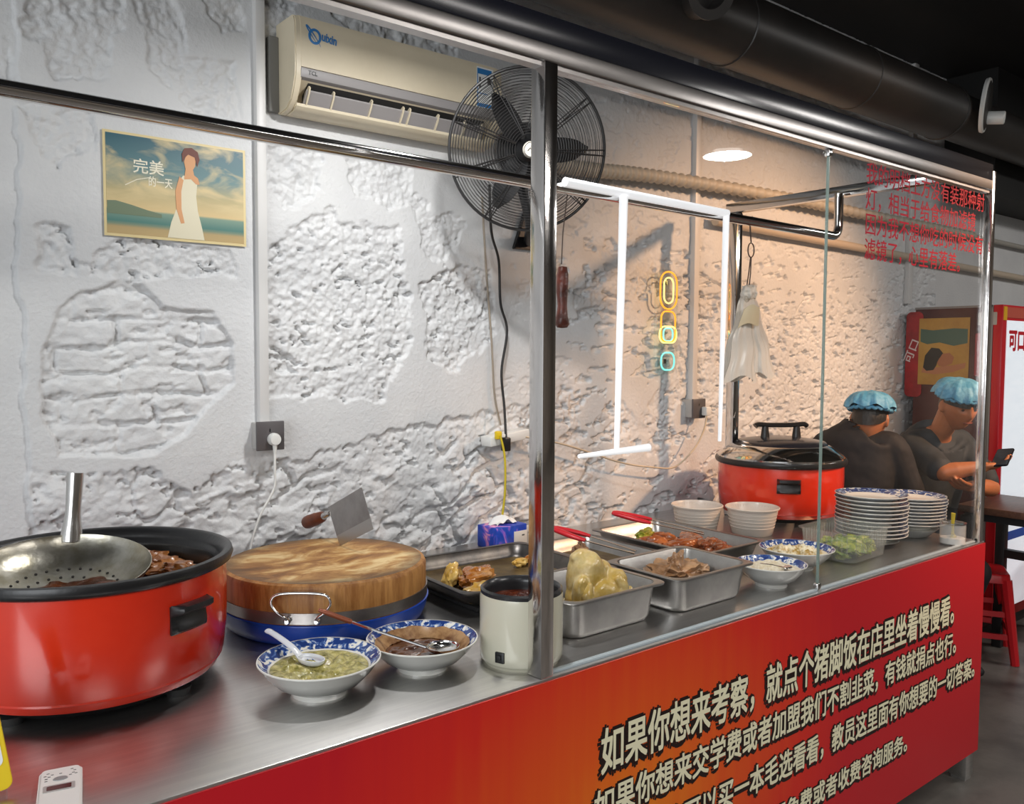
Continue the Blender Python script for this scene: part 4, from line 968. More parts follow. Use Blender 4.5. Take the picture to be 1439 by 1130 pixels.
# poached chicken
t = thing('poached_chicken', 'whole pale yellow poached chicken standing in the steel pan', 'chicken', (.372, .235, K + .012))
PCH = P('poached_skin', hexc('#bd9c48'), .30, col2=hexc('#dcc790'), sc=14, bump=.0025, bsc=45, coat=.5, sss=.15)
b = B()
blob(b, (.005, 0, .050), (.082, .070, .062), .08, 1.6, 31, .3, 4)
blob(b, (-.012, .006, .100), (.058, .052, .070), .10, 1.8, 33, .5, 4)
blob(b, (-.022, .010, .142), (.034, .034, .034), .16, 2.0, 35, .2, 4)
blob(b, (.050, -.030, .070), (.040, .028, .052), .10, 2.0, 37, -.4, 4, .3)
blob(b, (-.058, -.030, .065), (.034, .026, .056), .10, 2.0, 39, .4, 4, -.25)
blob(b, (.036, .0, .116), (.030, .026, .026), .12, 2.2, 41, .4, 4)
me_ = bpy.data.meshes.new('tmp'); b.to_mesh(me_); b.free(); to = bpy.data.objects.new('tmp', me_); COL.objects.link(to)
rm = to.modifiers.new('r', 'REMESH'); rm.mode = 'VOXEL'; rm.voxel_size = .0035; sm = to.modifiers.new('s', 'SMOOTH'); sm.iterations = 9
dg = bpy.context.evaluated_depsgraph_get(); dg.update(); b = B(); b.from_mesh(bpy.data.meshes.new_from_object(to.evaluated_get(dg))); bpy.data.objects.remove(to)
obj('carcass', b, PCH, t, 80)
b = B(); tube(b, spline([(.045, -.045, .105), (.058, -.055, .075), (.040, -.066, .045), (.012, -.068, .035)], 5), [.013, .015, .017, .018, .019, .019, .018, .017, .016, .016, .017, .018, .018, .017, .015, .010], 12); obj('wing', b, PCH, t, 80)
b = B(); tube(b, spline([(-.05, -.040, .100), (-.066, -.050, .070), (-.050, -.062, .040), (-.025, -.066, .030)], 5), [.012, .014, .016, .017, .018, .018, .017, .016, .015, .015, .016, .017, .017, .016, .014, .010], 12); obj('wing', b, PCH, t, 80)
BITS = 'chicken bits beside the poached chicken'
piece('chicken_bit', 'pale chicken bit left of the poached chicken', .288, .180, K + .040, (.024, .022, .024), PCH, 51, .2, group=BITS)
piece('chicken_bit', 'yellow chicken bit in the left corner of the chicken pan', .255, .215, K + .032, (.032, .026, .018), PCH, 53, .8, group=BITS)
piece('chicken_bit', 'small pale chicken bit right of the poached chicken', .470, .200, K + .062, (.018, .015, .016), PCH, 55, .4, group=BITS)
b = B(); grid(b, lambda u, v: Vector(((u - .5) * .275, (v - .5) * .205, .002 * mnoise.noise(Vector((u * 8, v * 8, 2))))), 20, 20); tag(obj('chicken_stock', b, P('stock_yellow', hexc('#8a7434'), .12), loc=(.357, .245, K + .030)), 'yellow stock under the poached chicken', 'stock', kind='stuff')
# brown meat in the second pan
STK = P('shredded_brown_meat', hexc('#7a5636'), .35, col2=hexc('#c79a70'), sc=15, bump=.003, bsc=50, coat=.3)
piece('pork_chunk', 'brown braised pork chunk in the second steel pan', .735, .265, K + .050, (.095, .065, .038), STK, 61, .1, amp=.55, freq=2.4, group=None)
piece('pork_slice', 'upright brown pork slice on top of the pork chunk', .745, .262, K + .085, (.030, .020, .034), STK, 63, .3, .4, amp=.5, group=None)
piece('pork_slice', 'brown pork slice at the right end of the pork chunk', .815, .250, K + .055, (.042, .030, .026), STK, 65, -.3, amp=.5, group=None)
piece('pork_scrap', 'lone brown meat scrap at the left of the tongs tray', .735, .655, K + .045, (.030, .024, .032), STK, 67, .3, group=None)
# glazed meat in the long tray
GLZ = P('glazed_red_meat', hexc('#8a4420'), .24, col2=hexc('#c4703a'), sc=14, bump=.002, bsc=55, coat=.5)
G2 = 'glazed meat pieces in the long steel tray'
for i, (x, y, rx, ry, lab) in enumerate(((1.09, .52, .070, .034, 'glazed red brown piece in the middle of the long tray'), (1.16, .47, .065, .035, 'glazed piece nearest the bowl side of the long tray'), (1.17, .56, .070, .036, 'glazed red brown piece at the right of the long tray'), (1.10, .62, .055, .030, 'glazed piece behind the others in the long tray'), (1.03, .60, .060, .030, 'glazed piece at the left of the long tray'), (1.13, .40, .060, .032, 'low glazed piece at the front end of the long tray'))):
    piece('glazed_meat', lab, x, y, K + .045, (rx, ry, .022), GLZ, 71 + i, i * .7 - .3, group=G2)
piece('green_pepper', 'green and yellow pepper piece on the glazed meat', 1.055, .665, K + .062, (.045, .028, .018), P('pepper_green', hexc('#7f8f2a'), .3, col2=hexc('#c2b040'), sc=9), 81, .3, group=None, cat='vegetable')
# tongs
REDP = P('red_tong_grip', hexc('#c81c2a'), .35)
def tongs(label, a, bnd, z0, z1, spread):
    a = Vector((a[0], a[1], z0)); e = Vector((bnd[0], bnd[1], z1)); t = thing('tongs', label, 'tongs', e)
    d = (e - a); side = Vector((-d.y, d.x, 0)).normalized()
    for s_ in (-1, 1):
        p = [a + side * .006 * s_ - e, a + d * .3 + side * spread * s_ - e, a + d * .7 + side * spread * .9 * s_ - e, e + side * spread * .5 * s_ - e]
        b = B(); pp = spline(p, 6); tube(b, pp, [.0075] * 8 + [.0065] * 8 + [.007, .009, .009], 8, flat=.25, up=(0, 0, 1)); obj('arm', b, CHROME, t, 60)
        b = B(); tube(b, [q + Vector((0, 0, .0005)) for q in pp[:9]], [.010, .0145, .0145, .014, .014, .0135, .013, .012, .009], 10, flat=.6); obj('grip', b, REDP, t, 60, label='red plastic grip')
tongs('red handled tongs lying across the small tray', (.655, .70), (.80, .475), K + .128, K + .070, .032)
tongs('red handled tongs lying across the long steel tray', (.975, .745), (1.17, .50), K + .135, K + .078, .030)

# =================================================================== RIGHT HAND GROUP
MILK = filmmat('milky_plastic', hexc('#e9dfd4'), .72)
def tub(label, x, y, R, h):
    t = thing('takeaway_tub', label, 'tub', (x, y, K))
    b = B(); lathe(b, [(0, 0), (R * .74, 0), (R * .77, .004), (R * .97, h - .004), (R * 1.02, h - .004), (R * 1.03, h), (R, h + .002), (R * .955, h - .004), (R * .75, .006), (0, .003)], 56); obj('tub_body', b, MILK, t)
    b = B()
    for q in (.30, .42, .54, .66, .78): lathe(b, [(R * (.77 + .2 * q), h * q - .0015), (R * (.77 + .2 * q) + .0015, h * q), (R * (.77 + .2 * q), h * q + .0015)], 48)
    obj('nesting_ridge', b, MILK, t)
    b = B(); lathe(b, [(R * .95, h - .006), (R * .9, h * .7), (R * .74, .03), (0, .028)], 48); obj('inner_tub', b, MILK, t)
    return t
tub('milky plastic takeaway tub left of the other one, before the lidded cooker', 1.475, .775, .098, .105)
tub('milky plastic takeaway tub right of the other one, by the lidded cooker', 1.61, .615, .100, .105)
bowl('blue and white bowl of chopped peanuts beside the second steel pan', (1.035, .140, K), .104, .066, 'c')
PEAN = P('chopped_peanut', hexc('#d8c8a6'), .6, col2=hexc('#efe6d2'), sc=90, bump=.004, bsc=120, lo=.4, hi=.6)
fill('chopped_peanuts', 'pale chopped peanuts heaped in the bowl beside the pan', 'peanuts', (1.035, .140, K + .050), .084, PEAN, .006, 60, 12, .018)
t = thing('steel_spoon', 'small steel spoon stuck in the chopped peanuts', 'spoon', (1.02, .075, K + .068))
b = B(); blob(b, (0, 0, 0), (.020, .013, .004), .0, 1, 0, .3, 3); obj('spoon_bowl', b, CHROME, t)
b = B(); tube(b, [(-.016, .004, .002), (-.05, .02, .012), (-.085, .035, .018)], .003, 7, flat=.5); obj('spoon_handle', b, CHROME, t)
bowl('blue and white bowl of pickled vegetables beside the green leaf tub', (1.282, .212, K), .118, .066, 'd')
PICK = P('pickle_mix', hexc('#a8862c'), .35, col2=hexc('#efe6c8'), sc=38, bump=.004, bsc=60, lo=.42, hi=.58)
fill('pickled_vegetables', 'yellow and white pickled vegetables in the bowl', 'pickles', (1.282, .212, K + .050), .096, PICK, .022, 34, 22, .010)
# clear tub of greens
t = thing('clear_tub', 'clear ribbed plastic tub of green pickled leaves', 'tub', (1.565, .205, K), .05)
CT = filmmat('clear_ribbed_plastic', hexc('#cfd2cc'), .13)
b = B(); tt = B(); rings = []
for (w_, d_, z_) in ((.235, .175, 0), (.245, .185, .003), (.27, .205, .098), (.285, .22, .099), (.286, .221, .102), (.268, .203, .102), (.243, .183, .006), (.235, .175, .004)):
    rings.append([tt.verts.new((p[0], p[1], z_)) for p in rrect(w_, d_, .035, 6)])
for a, c in zip(rings, rings[1:]):
    n = len(a)
    for k in range(n): k2 = (k + 1) % n; tt.faces.new((a[k], a[k2], c[k2], c[k]))
tt.faces.new(rings[0][::-1]); tt.faces.new(rings[-1]); merge(b, tt); obj('tub_wall', b, CT, t, 50)
b = B()
for i in range(13):
    for s_ in (-1, 1):
        x = -.108 + .018 * i; box(b, x - .0015, x + .0015, s_ * .0945 - .002, s_ * .0945 + .002, .035, .092, mtx=Matrix.Translation((0, 0, 0)))
for i in range(9):
    for s_ in (-1, 1):
        y = -.072 + .018 * i; box(b, s_ * .1265 - .002, s_ * .1265 + .002, y - .0015, y + .0015, .035, .092)
obj('ribs', b, CT, t)
LEAF = P('pickled_leaf', hexc('#5f7d1c'), .35, col2=hexc('#b6bd4c'), sc=22, bump=.002, bsc=50)
b = B(); r2 = random.Random(5)
for i in range(80):
    blob(b, (r2.uniform(-.10, .10), r2.uniform(-.072, .072), r2.uniform(.012, .05)), (r2.uniform(.014, .032), r2.uniform(.010, .02), r2.uniform(.006, .012)), .5, 2.2, i, r2.uniform(0, 3), 2, r2.uniform(-.5, .5))
o = obj('pickled_leaves', b, LEAF, loc=(1.565, .205, K + .003)); o.rotation_euler = (0, 0, .05); tag(o, 'heap of green pickled leaves inside the clear ribbed tub', 'pickled greens', kind='stuff')
# plate stacks
PLATEM = porcelain('blue_rim_plate', .094, .1255, '#e4e2da', '#3c4674'); PLW = P('plate_white', hexc('#e4e2da'), .14)
def plate0(label, loc, grp):
    t = thing('plate', label, 'plate', loc, 0, grp)
    R = .126
    b = B(); lathe(b, [(0, .003), (R * .52, .003), (R * .54, 0), (R * .58, 0), (R * .60, .005), (R * .80, .013), (R * .985, .0225), (R, .0245), (R * .985, .026), (R * .80, .0165), (R * .60, .009), (R * .50, .0065), (0, .006)], 64); obj('plate_body', b, PLATEM, t, 60)
    b = B(); lathe(b, [(R * .985, .0232), (R * 1.004, .0238), (R * 1.002, .0262), (R * .985, .0265)], 64); obj('rim_band', b, PLW, t)
    return t
ORD = ['bottom plate', 'second plate from the bottom', 'third plate from the bottom', 'fourth plate from the bottom', 'fifth plate from the bottom', 'sixth plate from the bottom', 'seventh plate from the bottom', 'eighth plate from the bottom', 'ninth plate from the bottom', 'tenth plate from the bottom', 'top plate']
p0_ = None
def stack(x, y, n, z0, dz, where, grp):
    global p0_
    for i in range(n):
        lab = (ORD[i] if i < n - 1 else 'blue rimmed top plate') + ' ' + where
        jx, jy = rng.uniform(-.003, .003), rng.uniform(-.003, .003)
        if p0_ is None: p0_ = plate0(lab, (x + jx, y + jy, z0), grp)
        else:
            r = dup(p0_, (x + jx, y + jy, z0 + i * dz), rng.uniform(0, 6), lab); r['group'] = grp
stack(1.822, .250, 11, K + .016, .0143, 'of the plate stack beside the leaf tub', 'plates stacked beside the leaf tub')
stack(2.075, .225, 9, K + .034, .0122, 'of the farther plate stack by the sauce jar', 'plates stacked by the jar')
def under(label, x, y, h):
    b = B(); lathe(b, [(0, 0), (.060, 0), (.066, .003), (.098, h - .002), (.100, h), (.09, h), (.0, h - .004)], 48); tag(obj('upturned_bowl', b, PLW, loc=(x, y, K)), label, 'bowl')
under('plain white bowl under the plate stack beside the leaf tub', 1.822, .250, .016)
under('plain white bowl under the farther plate stack', 2.075, .225, .034)
# sauce jar
t = thing('sauce_jar', 'small glass jar of white sauce at the right end of the counter', 'jar', (2.038, .050, K))
b = B(); lathe(b, [(0, 0), (.040, 0), (.044, .005), (.044, .072), (.041, .078), (.0385, .078), (.0415, .07), (.0415, .007), (0, .004)], 48); obj('jar_glass', b, filmmat('jar_glass', hexc('#d8d8d6'), .22), t)
b = B(); lathe(b, [(.041, .0785), (.0455, .079), (.0455, .082), (.038, .083)], 40); obj('jar_lip', b, CHROME, t)
b = B(); lathe(b, [(0, .005), (.041, .006), (.041, .026), (.03, .028), (0, .029)], 40); tag(obj('white_sauce', b, P('sauce_white', hexc('#efece6'), .4), loc=(2.038, .050, K)), 'thick white sauce at the bottom of the glass jar', 'sauce', kind='stuff')
t = thing('yellow_spoon', 'short yellow spoon standing in the glass jar', 'spoon', (2.030, .045, K + .024))
b = B(); tube(b, [(0, 0, 0), (-.004, 0, .03), (-.010, -.002, .06), (-.012, -.004, .095)], [.007, .005, .006, .008], 8, flat=.6); obj('handle', b, P('spoon_yellow', hexc('#dcc23a'), .4), t)
b = B(); blob(b, (.002, 0, .006), (.014, .010, .010), .1, 2, 2, 0, 3); obj('scoop', b, P('spoon_yellow_tip', hexc('#e8d890'), .4), t)

# hanging plastic bag with hook and string
t = thing('plastic_bag', 'white plastic carrier bag hanging from the rail on a ring', 'bag', (1.275, .41, 2.03))
CRD = P('rusty_wire', hexc('#4c3a30'), .5)
b = B(); tube(b, [(.008, 0, .03), (-.006, 0, .02), (.006, .005, -.03), (.004, 0, -.055)], .0025, 6); obj('hook', b, CRD, t)
b = B(); tube(b, [(.004 + .017 * math.cos(a), 0, -.082 + .024 * math.sin(a)) for a in np.linspace(0, 2 * PI, 24, endpoint=False)], .0022, 6, closed=True); obj('ring', b, CRD, t)
b = B(); tube(b, [(.002, 0, -.106), (-.006, 0, -.16), (-.018, 0, -.215)], .002, 6); tube(b, [(.006, 0, -.106), (.004, 0, -.16), (-.004, 0, -.215)], .002, 6); obj('wire', b, CRD, t)
BAGM = filmmat('bag_film', hexc('#ece4d8'), .93)
def bagfn(cx, w0, w1, z0, z1, lean, ph, dp):
    def fn(u, v):
        a = 2 * PI * u; z = z0 + (z1 - z0) * v
        w_ = (w0 + (w1 - w0) * v ** .8); f_ = 1 + .16 * math.sin(5 * a + ph + v * 2) * (1 - .5 * v) + .08 * math.sin(11 * a + ph * 2)
        return Vector((cx + lean * v + w_ * math.cos(a) * f_ + .006 * math.sin(v * 14 + a), dp * w_ * math.sin(a) * f_, z + .012 * math.sin(3 * a + ph) * v))
    return fn
b = B(); grid(b, bagfn(-.015, .016, .085, -.225, -.515, -.038, .4, .35), 48, 22, closeu=True); obj('bag_side', b, BAGM, t, 80)
b = B(); grid(b, bagfn(.010, .014, .060, -.235, -.505, .070, 2.2, .4), 48, 22, closeu=True); obj('bag_side', b, BAGM, t, 80)
b = B(); blob(b, (-.020, -.006, -.228), (.034, .020, .026), .35, 2.4, 5, .3, 4); blob(b, (.016, .0, -.222), (.018, .016, .024), .3, 2.2, 8, .3, 4); obj('bag_knot', b, P('bag_knot_white', hexc('#efe7da'), .4), t, 80)
tb = B(); grid(tb, lambda u, v: Vector((-.070 + .085 * u - .025 * v + .03 * u * v, -.030 - .010 * math.sin(PI * u) + .006 * v, -.285 - .062 * v + .022 * u + .01 * math.sin(u * 5))), 12, 10)
bmesh.ops.solidify(tb, geom=tb.faces[:], thickness=.0015); b = B(); merge(b, tb); obj('folded_flap', b, P('bag_flap_cream', hexc('#e6d8b6'), .5), t, 60)
# cured meat hanging behind the post
t = thing('cured_meat', 'strip of dark cured meat hanging just right of the post', 'cured meat', (.44, .43, 2.03))
b = B(); tube(b, [(0, -.02, .02), (0, 0, -.10), (-.004, 0, -.185)], .0018, 6); obj('string', b, CRD, t)
tb = B(); lathe(tb, [(0, -.19), (.012, -.192), (.017, -.215), (.016, -.26), (.013, -.30), (.017, -.33), (.020, -.35), (.014, -.36), (0, -.362)], 20)
for v in tb.verts: v.co += Vector((1, .6, 0)) * .008 * mnoise.noise(v.co * 25)
b = B(); merge(b, tb); obj('meat_strip', b, P('cured_meat_dark', hexc('#4a241c'), .35, col2=hexc('#7a3a2c'), sc=18, bump=.003, bsc=60), t, 80)

# front left gadgets
t = thing('remote_control', 'white air conditioner remote lying at the front left of the counter', 'remote', (-.905, .095, K), 0)
Mr = Matrix.Rotation(-.22, 4, 'Z')
b = B(); prism(b, rrect(.062, .155, .012), .019, Mr, .004); obj('remote_body', b, WHITEPL, t)
b = B(); prism(b, rrect(.044, .022, .002), .001, Mr @ Matrix.Translation((-.001, .004, .0188))); obj('screen_bezel', b, P('bezel_grey', hexc('#a9a6a4'), .4), t)
b = B(); prism(b, rrect(.034, .014, .001), .001, Mr @ Matrix.Translation((-.001, .004, .0192))); obj('screen', b, P('screen_dark', hexc('#3b2a2a'), .15), t)
b = B(); lathe(b, [(0, .0205), (.0085, .0203), (.0095, .0188)], 20, mtx=Mr @ Matrix.Translation((0, .034, 0)), sx=1.15, sy=.75); obj('round_button', b, P('button_grey', hexc('#8d8d8e'), .5), t)
b = B()
for (px, py) in ((-.022, .05), (-.018, .058), (-.02, .04), (-.012, .052), (-.016, .046), (0, .052), (.016, .062), (.020, .056), (.018, .048), (.022, .044), (.014, .042), (-.02, .032)): box(b, px - .002, px + .002, py - .0007, py + .0007, .0188, .0195, mtx=Mr)
obj('printed_legend', b, GREYP, t)['kind'] = 'stuff'
t = thing('payment_stand', 'white and yellow tilted payment stand cut by the left edge', 'stand', (-1.006, .165, K), -.14)
Mq = Matrix.Translation((0, 0, .006)) @ Matrix.Rotation(-.16, 4, 'Y') @ Matrix.Rotation(1.25, 4, 'X')
b = B(); prism(b, rrect(.10, .15, .012), .005, Mq @ Matrix.Translation((0, .075, 0)), .001); obj('backing_board', b, P('stand_yellow', hexc('#e8c818'), .35), t)
b = B(); prism(b, rrect(.086, .105, .010), .0012, Mq @ Matrix.Translation((0, .088, .005))); obj('white_panel', b, P('stand_white', hexc('#eceef2'), .35), t)
b = B(); box(b, -.04, .04, -.01, .04, 0, .007, .002); obj('foot', b, CLEARPL, t)

# =================================================================== BEYOND THE STALL: FRIDGE, TABLE, STOOLS
MAROON = P('fridge_side_maroon', hexc('#4a1c1c'), .25, col2=hexc('#5a2a26'), sc=3, coat=.4)
FRED = P('fridge_red', hexc('#c8202a'), .3)
FX0, FX1, FY0, FY1, FH = 3.86, 4.50, .632, 1.095, 1.875
t = thing('drinks_fridge', 'tall red drinks fridge with a white lit door behind the diners', 'fridge', (FX0, FY0, 0))
fw, fd = FX1 - FX0, FY1 - FY0
b = B(); box(b, 0, fw, .03, fd, .06, FH, .006); obj('cabinet', b, MAROON, t)
b = B(); box(b, .01, fw - .01, .04, fd - .01, 0, .06); obj('plinth', b, BLACKPL, t)
b = B(); box(b, -.003, 0, .035, fd, FH - .012, FH); box(b, -.003, .0, .03, .042, .06, FH); obj('edge_trim', b, P('fridge_trim_grey', hexc('#8f8a88'), .3), t)
b = B(); box(b, -.002, fw, -.02, .03, .10, FH, .004); dr = obj('door', b, FRED, t, label='red framed fridge door')
b = B(); box(b, .05, fw - .04, -.0235, -.0195, .16, FH - .085); obj('door_panel', b, P('fridge_door_glow', hexc('#e6edf4'), .3, col2=hexc('#cfdbe6'), sc=7, aniso=(1, 1, 14), emit=.45, ecol=(.9, .95, 1)), dr, label='white lit door panel')
b = B(); box(b, .004, .045, -.0235, -.0195, FH - .085, FH - .01); obj('corner_sticker', b, P('sticker_yellow', hexc('#e8b020'), .4), dr)
b = B(); box(b, .045, fw - .005, -.0235, -.0195, FH - .07, FH - .012); obj('header_strip', b, P('fridge_header_red', hexc('#c65a48'), .4), dr)
letter_obj('lettering', '可口可乐', P('cola_red', hexc('#d01a2c'), .4), dr, at_front(.075, -.0238, FH - .255) @ Matrix.Shear('XZ', 4, (0, 0)), .115, .125, .042, 'red door lettering')
b = B(); box(b, .36, .50, -.0242, -.0232, FH - .53, FH - .30); box(b, .36, .50, -.0245, -.0235, FH - .33, FH - .30); obj('price_tag', b, P('tag_cream', hexc('#c8b890'), .5, col2=hexc('#a99a7c'), sc=12), dr)
b = B(); box(b, .05, fw - .04, -.0245, -.0232, .55, .60); obj('blue_strip', b, P('strip_blue', hexc('#3a62c0'), .4), dr)
b = B(); prism(b, rrect(.012, .9, .005), .012, at_front(fw - .02, -.022, 1.1)); obj('door_handle', b, BLACKPL, dr)
# printed can on the fridge side
SIDE = lambda y, z: Matrix(((0, 0, -1, -.0015), (-1, 0, 0, y), (0, 1, 0, z), (0, 0, 0, 1)))
b = B(); prism(b, rrect(.10, .50, .03), .0012, SIDE(.463, 1.60)); cn = obj('printed_can', b, P('printed_can_red', hexc('#b8242c'), .3, col2=hexc('#7c1a20'), sc=5), t, label='red drink can printed on the fridge side')
letter_obj('lettering', '可口', P('can_white', hexc('#e8d8d4'), .4), cn, SIDE(.478, 1.54) @ Matrix.Translation((0, 0, .0014)) @ Matrix.Rotation(1.2, 4, 'Z'), .075, .060, .02)
b = B(); prism(b, rrect(.07, .24, .01), .0012, SIDE(.085, 1.60)); obj('printed_strip', b, P('printed_strip_red', hexc('#a01c24'), .3), t)
b = B(); prism(b, rrect(.10, .07, .004), .0012, SIDE(.06, 1.80)); obj('notice_sticker', b, P('notice_grey', hexc('#b9b4aa'), .5), t)
# yellow poster stuck on the fridge side
t = thing('poster', 'yellow poster of a reclining dark haired figure on the fridge side', 'poster', (FX0 - .0032, FY0 + .435, 1.425))
PM = Matrix(((0, 0, -1, 0), (-1, 0, 0, 0), (0, 1, 0, 0), (0, 0, 0, 1)))
b = B(); prism(b, [(0, 0), (.285, 0), (.285, .385), (0, .385)], .0012, PM); obj('sheet', b, P('poster_ochre', hexc('#c99b4a'), .5, col2=hexc('#b8873c'), sc=6), t)
def flat(name, poly, colr, z, lab=None):
    b = B(); prism(b, poly, .0006, PM @ Matrix.Translation((0, 0, z))); obj(name, b, P(name + '_ink', hexc(colr), .5), t, label=lab)
flat('printed_sea', [(.01, .25), (.05, .235), (.12, .245), (.20, .225), (.275, .24), (.275, .32), (.20, .325), (.08, .315), (.01, .325)], '#4f6a5a', .0012)
flat('printed_arm', [(.02, .07), (.10, .06), (.20, .075), (.265, .10), (.27, .13), (.20, .115), (.10, .10), (.03, .10)], '#c08058', .0012)
flat('printed_hair', [(.03, .10), (.04, .17), (.075, .215), (.12, .21), (.145, .18), (.12, .15), (.105, .11), (.09, .085), (.05, .08)], '#2e2a24', .0019)
flat('printed_face', [(.11, .13), (.14, .18), (.18, .185), (.205, .16), (.195, .125), (.15, .105), (.12, .11)], '#b5744e', .0026)

WOODT = P('table_walnut', hexc('#6a4a3a'), .4, col2=hexc('#553a2e'), sc=9, aniso=(1, 6, 6))
BLKM = P('black_metal', (.015, .015, .016), .45)
t = thing('dining_table', 'brown topped dining table with black legs at the right edge', 'table', (3.60, .36, 0))
b = B(); box(b, -.26, .25, -.24, .24, .80, .835, .003); obj('table_top', b, WOODT, t)
b = B(); box(b, -.23, .22, -.21, .21, .76, .80); obj('apron', b, BLKM, t)
for lx in (-.225, .215):
    for ly in (-.20, .20):
        b = B(); box(b, lx - .024, lx + .024, ly - .024, ly + .024, 0, .78, .002); obj('leg', b, BLKM, t)
b = B(); box(b, .195, .235, -.18, .18, .50, .545); obj('side_rail', b, BLKM, t)
STR = P('red_stool_plastic', hexc('#c41a22'), .3, coat=.3)
def stool(label, x, y, h, rz):
    t = thing('plastic_stool', label, 'stool', (x, y, 0), rz, 'red plastic stools')
    b = B(); tt = B()
    rr_ = [[tt.verts.new((p[0], p[1], z)) for p in rrect(w_, w_, .05, 5)] for w_, z in ((.27, h - .05), (.285, h - .045), (.275, h - .008), (.26, h), (.09, h - .004), (.085, h - .02))]
    for a, c in zip(rr_, rr_[1:]):
        for k in range(len(a)): k2 = (k + 1) % len(a); tt.faces.new((a[k], a[k2], c[k2], c[k]))
    merge(b, tt); obj('seat', b, STR, t)
    for sx in (-1, 1):
        for sy in (-1, 1):
            b = B(); tube(b, [(sx * .115, sy * .115, h - .03), (sx * .165, sy * .165, 0)], [.030, .021], 8); obj('leg', b, STR, t)
    b = B()
    for s_ in (-1, 1):
        for q in (.30, .55):
            e = .115 + .05 * (1 - q)
            box(b, -e, e, s_ * e - .006, s_ * e + .006, h * q - .014, h * q + .014); box(b, s_ * e - .006, s_ * e + .006, -e, e, h * q - .014, h * q + .014)
    obj('rung', b, STR, t)
stool('red plastic stool standing right of the dining table', 4.22, .36, .50, .3)
stool('red plastic stool pushed under the dining table', 3.63, .60, .46, .5)
stool('red plastic stool under the person with the phone', 3.20, .72, .44, .2)
stool('red plastic stool under the person seen from behind', 2.68, .80, .42, .1)

# =================================================================== PEOPLE
def limb(bm, pts, rads, seg=16):
    """tapered limb through joints with rounded ends"""
    pp = spline(pts, 6); n = len(pp); m = len(pts) - 1
    R = []
    for i in range(n):
        u = i / 6; k = min(int(u), m - 1); R.append(rads[k] + (rads[k + 1] - rads[k]) * (u - k))
    tube(bm, pp, R, seg)
    for p, r in ((pp[0], R[0]), (pp[-1], R[-1])):
        t = B(); bmesh.ops.create_icosphere(t, subdivisions=3, radius=r); bmesh.ops.translate(t, vec=Vector(p), verts=t.verts); merge(bm, t)
def torso(bm, pts, wid, dep_, side):
    """elliptical trunk lofted through spine points; side: shoulder axis"""
    side = Vector(side).normalized(); n = 5
    ctr = spline(pts, n); m = len(pts) - 1; t = B(); rings = []
    for i, c in enumerate(ctr):
        u = i / n; k = min(int(u), m - 1); f = u - k; f = f * f * (3 - 2 * f)
        w_ = wid[k] + (wid[k + 1] - wid[k]) * f; d_ = dep_[k] + (dep_[k + 1] - dep_[k]) * f
        ax = (ctr[min(i + 1, len(ctr) - 1)] - ctr[max(i - 1, 0)]).normalized(); sd = (side - ax * side.dot(ax)).normalized(); fr = ax.cross(sd)
        rings.append([t.verts.new(c + sd * w_ * math.copysign(abs(math.cos(a)) ** .85, math.cos(a)) + fr * d_ * math.copysign(abs(math.sin(a)) ** .9, math.sin(a))) for a in [2 * PI * q / 32 for q in range(32)]])
    for a, b in zip(rings, rings[1:]):
        for k in range(32): t.faces.new((a[k], a[(k + 1) % 32], b[(k + 1) % 32], b[k]))
    t.faces.new(rings[0][::-1]); t.faces.new(rings[-1]); bmesh.ops.recalc_face_normals(t, faces=t.faces); merge(bm, t)
def fuse(bm, vox, it=3):
    me = bpy.data.meshes.new('f'); bm.to_mesh(me); bm.free()
    o = bpy.data.objects.new('f', me); COL.objects.link(o)
    r = o.modifiers.new('r', 'REMESH'); r.mode = 'VOXEL'; r.voxel_size = vox
    s_ = o.modifiers.new('s', 'SMOOTH'); s_.iterations = it
    dg = bpy.context.evaluated_depsgraph_get(); dg.update()
    out = bpy.data.meshes.new_from_object(o.evaluated_get(dg)); bpy.data.objects.remove(o)
    bm = B(); bm.from_mesh(out); bpy.data.meshes.remove(out); return bm
def head(bm, M4):
    """head with brow, nose, mouth, chin and ears; local: -Y is the face, origin at the ear line centre"""
    t = B(); bmesh.ops.create_icosphere(t, subdivisions=5, radius=1)
    for v in t.verts:
        p = v.co; x, y, z = p.x * .076, p.y * .098, p.z * .118
        if p.z < -.1: k = 1 - .38 * min(1, (-.1 - p.z) / .9); x *= k; y = y * (1 - .10 * (-.1 - p.z)) - .006 * (-.1 - p.z)
        if p.y < 0:
            ax = abs(x)
            y -= .020 * math.exp(-(ax / .011) ** 2) * math.exp(-((z + .022) / .020) ** 2)      # nose tip
            y -= .010 * math.exp(-(ax / .009) ** 2) * math.exp(-((z - .004) / .022) ** 2)      # bridge
            y += .009 * math.exp(-((ax - .031) / .014) ** 2) * math.exp(-((z - .008) / .011) ** 2)   # eye sockets
            y -= .005 * math.exp(-(ax / .05) ** 2) * math.exp(-((z - .028) / .010) ** 2)       # brow
            y -= .006 * math.exp(-(ax / .022) ** 2) * math.exp(-((z + .052) / .007) ** 2)      # lips
            y += .004 * math.exp(-(ax / .02) ** 2) * math.exp(-((z + .0455) / .003) ** 2)
            y -= .007 * math.exp(-(ax / .02) ** 2) * math.exp(-((z + .085) / .014) ** 2)       # chin
        v.co = Vector((x, y, z))
    for s_ in (-1, 1):
        e = B(); bmesh.ops.create_icosphere(e, subdivisions=3, radius=1)
        for v in e.verts: v.co = Vector((s_ * (.077 + v.co.x * .010 + .005 * max(0, v.co.y)), v.co.y * .020 + .010, v.co.z * .032 - .004))
        merge(t, e)
    bmesh.ops.transform(t, matrix=M4, verts=t.verts); merge(bm, t)
